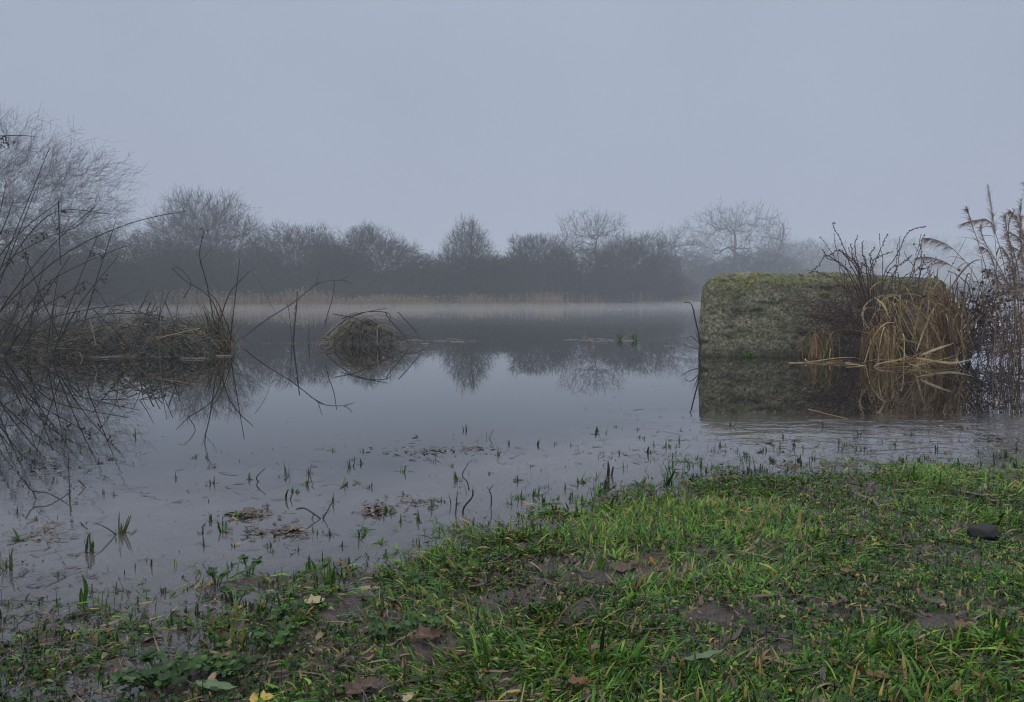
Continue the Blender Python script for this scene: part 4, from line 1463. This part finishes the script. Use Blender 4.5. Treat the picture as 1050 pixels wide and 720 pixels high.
TW = "twigs standing in the shallows"
Dt = at(474, 527)[1]
stick("curved_twig", "thicker curved dark twig of the central pair, bowed to the right", "twig", [(474, 530), (476, 520), (484, 510), (485, 503)], Dt, Dt, .0032, .002, group=TW)
stick("curved_twig", "thin kinked pale-tipped twig just above the central curved twig", "twig", [(481, 503), (479, 494), (474, 487), (481, 474)], Dt + .1, Dt + .1, .0022, .0012, group=TW)
stick("straight_twig", "straight thin twig left of the central curved twig", "twig", [(467, 530), (468, 516), (469, 504)], Dt, Dt, .0024, .0014, group=TW)
stick("forked_twig", "thin upright twig right of the central curved twig", "twig", [(503, 524), (504, 510), (502, 503), (506, 497)], at(503, 520)[1], at(503, 520)[1], .002, .0011, group=TW, sub=[[(503, 505), (499, 499)]])
Dv = at(265, 494)[1]
stick("bent_twig", "small V-shaped bent twig standing in the left shallows", "twig", [(275, 500), (263, 491), (272, 480)], Dv, Dv, .0026, .0013, group=TW)
Dw = at(45, 512)[1]
stick("bent_twig", "long crooked dark twig floating below the tall rushes", "twig", [(25, 492), (33, 503), (48, 505), (62, 512), (71, 515), (71, 498)], Dw, Dw, .003, .0016, group=TW, sub=[[(33, 503), (38, 514)], [(62, 512), (70, 506)]])
stick("bent_twig", "short forked twig right of the long crooked twig", "twig", [(80, 492), (86, 498), (90, 503)], at(86, 500)[1], at(86, 500)[1], .0022, .0012, group=TW, sub=[[(86, 498), (80, 502)]])
Dx = at(320, 532)[1]
stick("arched_twig", "dark arched twig touching down in water left of the lone litter clump", "twig", [(304, 522), (312, 521), (322, 527), (331, 533), (331, 528)], Dx, Dx, .0028, .0014, group=TW, sub=[[(322, 527), (318, 536)], [(331, 533), (342, 512)]])
Ds = at(20, 655, .0)[1]
stick("straw_stalk", "long pale straw stalk lying on the left shore mud", "straw stalk", [(270, 600), (300, 594), (325, 590)], at(290, 600)[1], at(320, 590)[1], .0018, .0014, mat='straw', group=TW)
stick("straw_stalk", "pale straw stalk crossing the block's reflection on the water", "straw stalk", [(829, 420), (845, 424), (870, 430)], at(845, 424)[1], at(870, 430)[1], .0045, .003, mat='straw', group=TW)


def floating_bits():
    r = np.random.default_rng(77)
    N = 10000
    y = 1.3 + 4.5 * r.random(N) ** 1.5
    x = r.uniform(-1, 1, N) * (.75 * y + .2)
    d = -gh(x, y)
    right = np.clip((x - .2) / 1.2, 0, 1)
    keep = (d > 0) & (r.random(N) < np.clip(1.2 - d / .10, 0, 1) * .55 + .10 * np.clip(2 - d / .1, 0, 1) + .35 * right * np.clip((6 - y) / 3, 0, 1)) & (fbm(x, y, 1.6, 3) + .2 * right > .44)
    x, y = x[keep], y[keep]
    N = len(x)
    az = r.normal(0.25, .8, N)
    L = r.gamma(2, .008, N) * (.7 + .12 * y)
    C = np.stack([x, y, np.full(N, .002)], 1)
    t = np.linspace(-1, 1, 5)[None, :, None]
    P = C[:, None] + np.stack([np.cos(az), np.sin(az), 0 * az], 1)[:, None] * L[:, None, None] * t
    P[..., 2] += (t[..., 0] ** 2 - .4) * r.normal(0, .006, N)[:, None]
    side = nrm(np.stack([-np.sin(az), np.cos(az), r.normal(0, .5, N)], 1))
    mb = MB()
    mb.ribbons(P, np.array([.3, 1, 1, .8, .1])[None] * r.uniform(.0006, .0017, N)[:, None], side, r.beta(1.0, 2.0, N))
    o = mb.build("leaf_litter", M['litter'])
    tag(o, "fine dark plant bits and straw scattered over the shallow water", "plant litter", kind="stuff")


floating_bits()


# ------------------------------------------------------------------ grass bank
def grass():
    r = np.random.default_rng(88)
    N = 420000
    y = .62 + 2.6 * r.random(N) ** 1.25
    x = r.uniform(-1, 1, N) * (.80 * y + .25)
    z = gh(x, y)
    pat = fbm(x, y, 2.6, 4)
    ys = np.interp(x, SX, SY)
    s = ys - y
    # sparse and muddy on the left, thicker to the right, thin fringe over the water's edge
    cover = np.interp(x, [-1.2, -.62, -.48, -.32, -.2, .1, .5], [.75, .70, .42, .50, .85, 1.0, 1.0])
    cover = cover * (1 + .3 * np.clip((1.25 - y) / .2, 0, 1))
    s = s + .42 * (fbm(x + 3, y + 8, 3.4, 4) - .5)
    edge = np.interp(s, [-.85, -.30, -.10, .04, .2], [.01, .10, .26, .65, 1]) * np.where(s < 0, .35 + 1.6 * np.clip(fbm(x + 1, y + 4, 9, 3) - .42, 0, 1) * 4, 1)
    bare = np.clip((pat - np.interp(x, [-.6, .1, .5], [.42, .31, .29])) / .10, 0, 1) * .5 + .5
    bare2 = np.clip((fbm(x + 5, y, 7, 3) - .34) / .10, .22, 1)
    hole = np.ones(N)
    for hx, hy, hr in [(725, 640, .10), (640, 585, .04), (440, 655, .06), (870, 565, .06), (1005, 600, .05), (520, 690, .05), (800, 690, .05), (600, 625, .05), (960, 670, .05), (380, 700, .05), (1007, 556, .075)]:
        c = at(hx, hy, .03)
        dd = np.hypot((x - c[0]), (y - c[1]) * .8) / hr
        hole = np.minimum(hole, np.clip((dd - .45) / .7 + .12, 0, 1))
    keep = r.random(N) < cover * edge * bare * bare2 * hole * .92
    x, y, z, s, pat = x[keep], y[keep], z[keep], s[keep], pat[keep]
    N = len(x)
    lush = fbm(x + 9, y + 3, 3.5, 3)
    L = r.gamma(4.5, .0078, N) * np.interp(lush, [.3, .7], [.5, 1.5])
    L = np.clip(L * .74, .009, .075)
    # combed, trampled directions that vary slowly over the bank
    comb = 6.28 * fbm(x, y, 1.7, 2) * 1.6 + r.normal(0, 1.1, N)
    lean = np.abs(r.normal(1.4, 1.0, N))
    d0 = nrm(np.stack([np.cos(comb) * lean * .7, np.sin(comb) * lean * .7, np.ones(N)], 1))
    n = 5
    t = np.linspace(0, 1, n)[None, :, None]
    droop = r.uniform(.15, 1.1, N)
    z = np.maximum(z, -.02)
    L = np.where(z < 0, np.maximum(L, .018 - z * 1.3), L)
    B0 = np.stack([x, y, z - .004], 1)
    P = B0[:, None] + d0[:, None] * L[:, None, None] * t
    hz = np.stack([np.cos(comb), np.sin(comb), 0 * comb], 1)
    P = P + hz[:, None] * (L * .35 * droop)[:, None, None] * t ** 2
    P[..., 2] -= (L * .55 * droop)[:, None] * (t[..., 0] ** 2)
    g = z[:, None] + .003
    P[..., 2] = np.where(t[..., 0] > .3, np.maximum(P[..., 2], g + .006 * r.random((N, 1))), P[..., 2])
    w = r.uniform(.0009, .0025, N) * (1 + .9 * (r.random(N) < .12))
    side = nrm(np.stack([-np.sin(comb), np.cos(comb), r.normal(0, .45, N)], 1))
    W = np.array([.8, 1, .92, .62, .04])[None] * w[:, None]
    tint = np.clip(r.normal(.37, .21, N) + .6 * (lush - .5) + .10 * np.interp(x, [0, 1.2], [-.3, .6]), 0, .72)
    dead = r.random(N) < .17
    tint = np.where(dead, r.uniform(.76, 1, N), tint)
    mb = MB()
    mb.ribbons(P, W, side, tint)
    o = mb.build("grass", M['grass'])
    tag(o, "short wet green grass covering the muddy near bank", "grass", kind="stuff")
    print("grass blades", N)


grass()


def turf_litter():
    """dead blades, crumbs of leaf and straw lying on the mud and in the turf"""
    r = np.random.default_rng(89)
    N = 16000
    y = .66 + 2.4 * r.random(N) ** 1.3
    x = r.uniform(-1, 1, N) * (.78 * y + .2)
    s = np.interp(x, SX, SY) - y
    k = (s > -.12) & (r.random(N) < np.interp(x, [-1, -.4, .2, 1], [.5, .8, 1, .7]))
    x, y = x[k], y[k]
    N = len(x)
    z = np.maximum(gh(x, y), 0)
    az = r.uniform(0, 6.28, N)
    L = r.gamma(3, .005, N)
    d = np.stack([np.cos(az), np.sin(az), r.normal(0, .2, N)], 1)
    t = np.linspace(-1, 1, 5)[None, :, None]
    C = np.stack([x, y, z + .004 + .012 * r.random(N) ** 2 * np.clip(s[k] * 8, 0, 1)], 1)
    P = C[:, None] + d[:, None] * L[:, None, None] * t
    P[..., 2] += (t[..., 0] ** 2 - .3) * r.normal(0, .004, N)[:, None]
    side = nrm(np.stack([-np.sin(az), np.cos(az), r.normal(0, .6, N)], 1))
    w = r.uniform(.0006, .0020, N) * np.where(r.random(N) < .15, 2.6, 1)
    mb = MB()
    mb.ribbons(P, np.array([.3, 1, 1.1, .8, .15])[None] * w[:, None], side, r.beta(1, 1.1, N))
    o = mb.build("turf_litter", M['litter'])
    tag(o, "dead blades and leaf crumbs lying on the mud between the grass", "plant litter", kind="stuff")


turf_litter()


def broad_leaves():
    """clover and small round weeds mixed through the turf"""
    r = np.random.default_rng(90)
    N = 6500
    y = .70 + 2.0 * r.random(N) ** 1.3
    x = r.uniform(-1, 1, N) * (.76 * y + .2)
    z = gh(x, y)
    s = np.interp(x, SX, SY) - y
    k = (s > -.22) & (fbm(x + 2, y + 7, 3.2, 3) > .47) & (r.random(N) < np.interp(s, [-.2, .1], [.10, .8]))
    x, y, z = x[k], y[k], z[k]
    return x, y, z, r


def leaf_discs(mb, C, rad, nrmv, r, t, ns=7):
    B = len(C)
    a = nrm(np.cross(nrmv, r.normal(size=(B, 3))))
    b = np.cross(nrmv, a)
    th = np.arange(ns) * 2 * math.pi / ns
    ring = C[:, None] + rad[:, None, None] * (np.cos(th)[None, :, None] * a[:, None] + .8 * np.sin(th)[None, :, None] * b[:, None]) + nrmv[:, None] * (rad * .22)[:, None, None]
    V = np.concatenate([C[:, None], ring], 1)
    i = np.arange(B)[:, None, None] * (ns + 1)
    k = np.arange(ns)
    f = np.stack([np.zeros(ns, int), k + 1, (k + 1) % ns + 1], -1)[None]
    mb.add(V, (i + f).reshape(-1, 3), np.repeat(t, ns + 1))


def clover_mass():
    x, y, z, r = broad_leaves()
    N = len(x)
    mb = MB()
    h = r.uniform(.008, .03, N)
    for j in range(3):
        a = r.uniform(0, 6.28, N) if j == 0 else a + 2.09
        rad = r.uniform(.0022, .0052, N)
        nv = nrm(np.stack([.5 * np.cos(a), .5 * np.sin(a), np.ones(N)], 1) + r.normal(0, .25, (N, 3)))
        C = np.stack([x + np.cos(a) * rad * .95, y + np.sin(a) * rad * .95, z + h], 1)
        leaf_discs(mb, C, rad, nv, r, r.beta(1, 1.6, N))
    B0 = np.stack([x, y, z], 1)
    mb.segs(B0, B0 + np.stack([0 * h, 0 * h, h], 1), np.full(N, .0007), np.full(N, .0006), np.full(N, .6), 3)
    o = mb.build("ground_cover", M['clover'])
    tag(o, "small clover and round-leaved weeds growing through the turf", "ground cover", kind="stuff")


clover_mass()


def clover_plant(px, py, n, R, hgt, leafr, label, seed):
    r = np.random.default_rng(seed)
    base = at(px, py)
    for _ in range(3):
        base = at(px, py, max(float(gh(base[0], base[1])), 0))
    mb = MB()
    az = r.uniform(0, 6.28, n)
    rr = R * np.sqrt(r.random(n))
    top = base + np.stack([np.cos(az) * rr, np.sin(az) * rr, hgt * r.uniform(.5, 1.1, n)], 1)
    b0 = base + np.stack([np.cos(az) * rr * .2, np.sin(az) * rr * .2, np.full(n, -.008)], 1)
    t = np.linspace(0, 1, 5)[None, :, None]
    mid = b0 * .6 + top * .4 + np.array([0, 0, hgt * .4])
    mb.tubes(b0[:, None] * (1 - t) ** 2 + 2 * mid[:, None] * t * (1 - t) + top[:, None] * t ** 2, np.full((n, 5), .0011), np.full(n, .6), 4)
    a0 = r.uniform(0, 6.28, n)
    for j in range(3):
        a = a0 + 2.09 * j
        rad = leafr * r.uniform(.75, 1.15, n)
        nv = nrm(np.stack([-.35 * np.cos(a), -.35 * np.sin(a), np.ones(n)], 1) + r.normal(0, .22, (n, 3)) + np.array([0, -.25, 0]))
        C = top + np.stack([np.cos(a), np.sin(a), 0 * a], 1) * (rad * .92)[:, None]
        leaf_discs(mb, C, rad, nv, r, r.random(n), 10)
    o = mb.build("clover_plant", M['clover'], base=base)
    return tag(o, label, "clover", "clover plants in the shallows and mud")


clover_plant(222, 600, 5, .022, .035, .0075, "small clover rising from the shallow water left of the straw stalk", 501)
clover_plant(256, 590, 6, .025, .04, .008, "clover sprig farthest out in the left shallows", 502)
clover_plant(165, 700, 34, .065, .03, .0068, "largest clover patch, dark leaves at the lower left edge of the grass", 503)
clover_plant(232, 690, 18, .04, .03, .0065, "clover cluster on mud right of the largest clover patch", 504)
clover_plant(285, 660, 18, .045, .032, .0065, "dark leafy clover in the muddy shallows below the pale leaf", 505)
clover_plant(300, 640, 12, .03, .03, .006, "clover cluster just under the pale leaf on the shore", 506)
clover_plant(425, 605, 14, .04, .028, .006, "clover at the very tip of the central grass edge", 507)
clover_plant(440, 650, 12, .035, .028, .006, "clover beside the brown oak leaf near the bottom centre", 508)
clover_plant(395, 655, 14, .04, .028, .006, "clover on bare mud left of the brown oak leaf", 509)
clover_plant(240, 620, 6, .03, .03, .007, "sparse clover stalks standing in water between shore and litter", 510)

# fallen leaves and other loose things on the bank
leaf("fallen_leaf", "bright yellow leaf at the bottom edge left of centre", 268, 716, .036, 'leaf_yellow', 11, yaw=.2, lift=.012, aspect=.7)
leaf("fallen_leaf", "small orange leaf standing in the grass right of centre", 668, 574, .024, 'leaf_orange', 12, yaw=1.3, pitch=1.0, lift=.022)
leaf("fallen_leaf", "pale cream leaf lying at the water's edge", 323, 616, .042, 'leaf_pale', 13, yaw=.5, lift=.012, aspect=.75)
leaf("fallen_leaf", "grey-green long leaf lying wet on mud at the bottom left", 222, 703, .075, 'leaf_grey', 14, yaw=-.25, lift=.012, aspect=.28)
leaf("fallen_leaf", "wide wet brown leaf lying on mud near the bottom centre", 440, 652, .055, 'leaf_purple', 15, yaw=.4, lift=.010, aspect=.75, curl=.6)
leaf("fallen_leaf", "tan curled leaf in the grass at the bottom, right of the wide brown leaf", 594, 700, .036, 'leaf_brown', 16, yaw=-.1, lift=.015, aspect=.5, curl=.9)
leaf("fallen_leaf", "brown leaf lying flat in the bare mud patch of the turf", 640, 582, .06, 'leaf_purple', 17, yaw=.3, lift=.006, aspect=.7)
leaf("fallen_leaf", "crumpled dark brown leaf among clover at the bottom left", 372, 706, .06, 'leaf_purple', 18, yaw=.7, lift=.010, aspect=.6, curl=1.0)
leaf("fallen_leaf", "yellowish small leaf at the bottom beside the crumpled brown leaf", 418, 716, .024, 'leaf_pale', 19, yaw=1.1, lift=.014, aspect=.55)
leaf("fallen_leaf", "broad pale green blade lying over the bare mud in the turf", 722, 672, .085, 'leaf_grey', 20, yaw=.45, lift=.016, aspect=.16)
leaf("fallen_leaf", "rusty brown leaf half sunk at the left shore", 235, 672, .03, 'leaf_brown', 21, yaw=2.0, lift=.006, aspect=.6, curl=.8)
leaf("fallen_leaf", "ochre leaf in the grass left of the black stone", 868, 585, .03, 'leaf_brown', 22, yaw=.2, lift=.014, aspect=.5)
leaf("fallen_leaf", "brown leaf in the turf below the black stone", 985, 640, .034, 'leaf_brown', 23, yaw=.8, lift=.016, aspect=.55)
leaf("fallen_leaf", "rusty leaf in the turf at the lower right corner", 900, 692, .032, 'leaf_brown', 24, yaw=-.5, lift=.016, aspect=.5)


def stone():
    import bmesh
    bm = bmesh.new()
    bmesh.ops.create_icosphere(bm, subdivisions=4, radius=1)
    p = at(1008, 556, .05)
    z = float(gh(p[0], p[1]))
    for v in bm.verts:
        c = v.co
        k = 1 + .22 * (float(fbm(c.x * 1.1 + 3, c.y * 1.1 + c.z, 1.3, 3)) - .5) + .05 * (float(fbm(c.x, c.y + 2 * c.z, 7, 2)) - .5)
        c *= k
        for pn, pd in (((.3, -.8, .5), .78), ((-.7, -.5, .35), .8), ((.8, -.3, .4), .82), ((0, -.3, 1), .72), ((-.2, .6, .8), .8)):
            pv = Vector(pn).normalized()
            over = c.dot(pv) - pd
            if over > 0:
                c -= pv * over * .92
        c.x *= .036
        c.y *= .034
        c.z *= .021
        if c.z > .013:
            c.z = .013 + (c.z - .013) * .35
        c.z += c.x * .12
    me = bpy.data.meshes.new("stone")
    bm.to_mesh(me)
    bm.free()
    for q in me.polygons:
        q.use_smooth = True
    me.materials.append(M['stone'])
    o = bpy.data.objects.new("stone", me)
    o.location = (p[0], p[1], z + .019)
    COL.objects.link(o)
    tag(o, "flat-topped black stone lying in the grass on the right", "stone")


stone()
stick("fallen_twig", "short dark twig lying in the grass at the bottom centre", "twig", [(622, 714), (634, 694), (644, 680)], at(622, 714, .045)[1], at(644, 680, .045)[1], .0032, .002)

# ------------------------------------------------------------------ light, world, render settings
SUN_EL, SUN_AZ = math.radians(48), math.radians(200)   # high, behind the viewer, diffused by the overcast
sun = bpy.data.lights.new("sun", 'SUN')
sun.energy = .5
sun.angle = math.radians(40)
sun.color = (1, .97, .93)
so = bpy.data.objects.new("sun", sun)
so.rotation_euler = (math.pi / 2 - SUN_EL, 0, math.pi - SUN_AZ)
so.location = (0, -5, 20)
COL.objects.link(so)

w = bpy.data.worlds.new("World")
sc.world = w
w.use_nodes = True
N, L = w.node_tree.nodes, w.node_tree.links
N.clear()
sky = N.new("ShaderNodeTexSky")
sky.sky_type = 'NISHITA'
sky.sun_disc = False
sky.sun_elevation = SUN_EL
sky.sun_rotation = SUN_AZ
sky.dust_density = 6
hs = N.new("ShaderNodeHueSaturation")
hs.inputs["Saturation"].default_value = .35
L.new(sky.outputs[0], hs.inputs["Color"])
# overcast: luminance climbs from the horizon to the zenith
tc = N.new("ShaderNodeTexCoord")
sx = N.new("ShaderNodeSeparateXYZ")
L.new(tc.outputs["Generated"], sx.inputs[0])
rp = ramp(N, [(2.55, 2.97, 3.9), (2.83, 3.26, 4.2), (13.5, 13.9, 14.4), (25, 25.3, 25.6)], [0.0, .40, .68, 1])
L.new(sx.outputs["Z"], rp.inputs[0])
mx = N.new("ShaderNodeMix")
mx.data_type = 'RGBA'
mx.inputs[0].default_value = .9
L.new(hs.outputs[0], mx.inputs[6])
L.new(rp.outputs[0], mx.inputs[7])
bg = N.new("ShaderNodeBackground")
bg.inputs["Strength"].default_value = .11
cn = N.new("ShaderNodeTexNoise")
cn.inputs["Scale"].default_value = 1.6
cn.inputs["Detail"].default_value = 3
L.new(tc.outputs["Generated"], cn.inputs[0])
cr = N.new("ShaderNodeMapRange")
cr.inputs["From Min"].default_value, cr.inputs["From Max"].default_value = .3, .7
cr.inputs["To Min"].default_value, cr.inputs["To Max"].default_value = .93, 1.07
L.new(cn.outputs["Fac"], cr.inputs[0])
cm = N.new("ShaderNodeMix")
cm.data_type = 'RGBA'
cm.blend_type = 'MULTIPLY'
cm.inputs[0].default_value = 1
L.new(mx.outputs[2], cm.inputs[6])
L.new(cr.outputs[0], cm.inputs[7])
L.new(cm.outputs[2], bg.inputs[0])
wo = N.new("ShaderNodeOutputWorld")
L.new(bg.outputs[0], wo.inputs[0])

sc.view_settings.view_transform = 'Standard'
sc.view_settings.look = 'None'
sc.view_settings.exposure = .19
sc.view_settings.gamma = 1
sc.view_settings.use_curve_mapping = False
sc.render.engine = 'CYCLES'
cy = sc.cycles
cy.max_bounces = 8
cy.diffuse_bounces = 2
cy.glossy_bounces = 3
cy.transparent_max_bounces = 8
cy.volume_bounces = 1
cy.filter_width = 1.15
cy.use_denoising = True
try:
    cy.denoiser = 'OPENIMAGEDENOISE'
    cy.denoising_input_passes = 'RGB_ALBEDO_NORMAL'
except Exception:
    pass
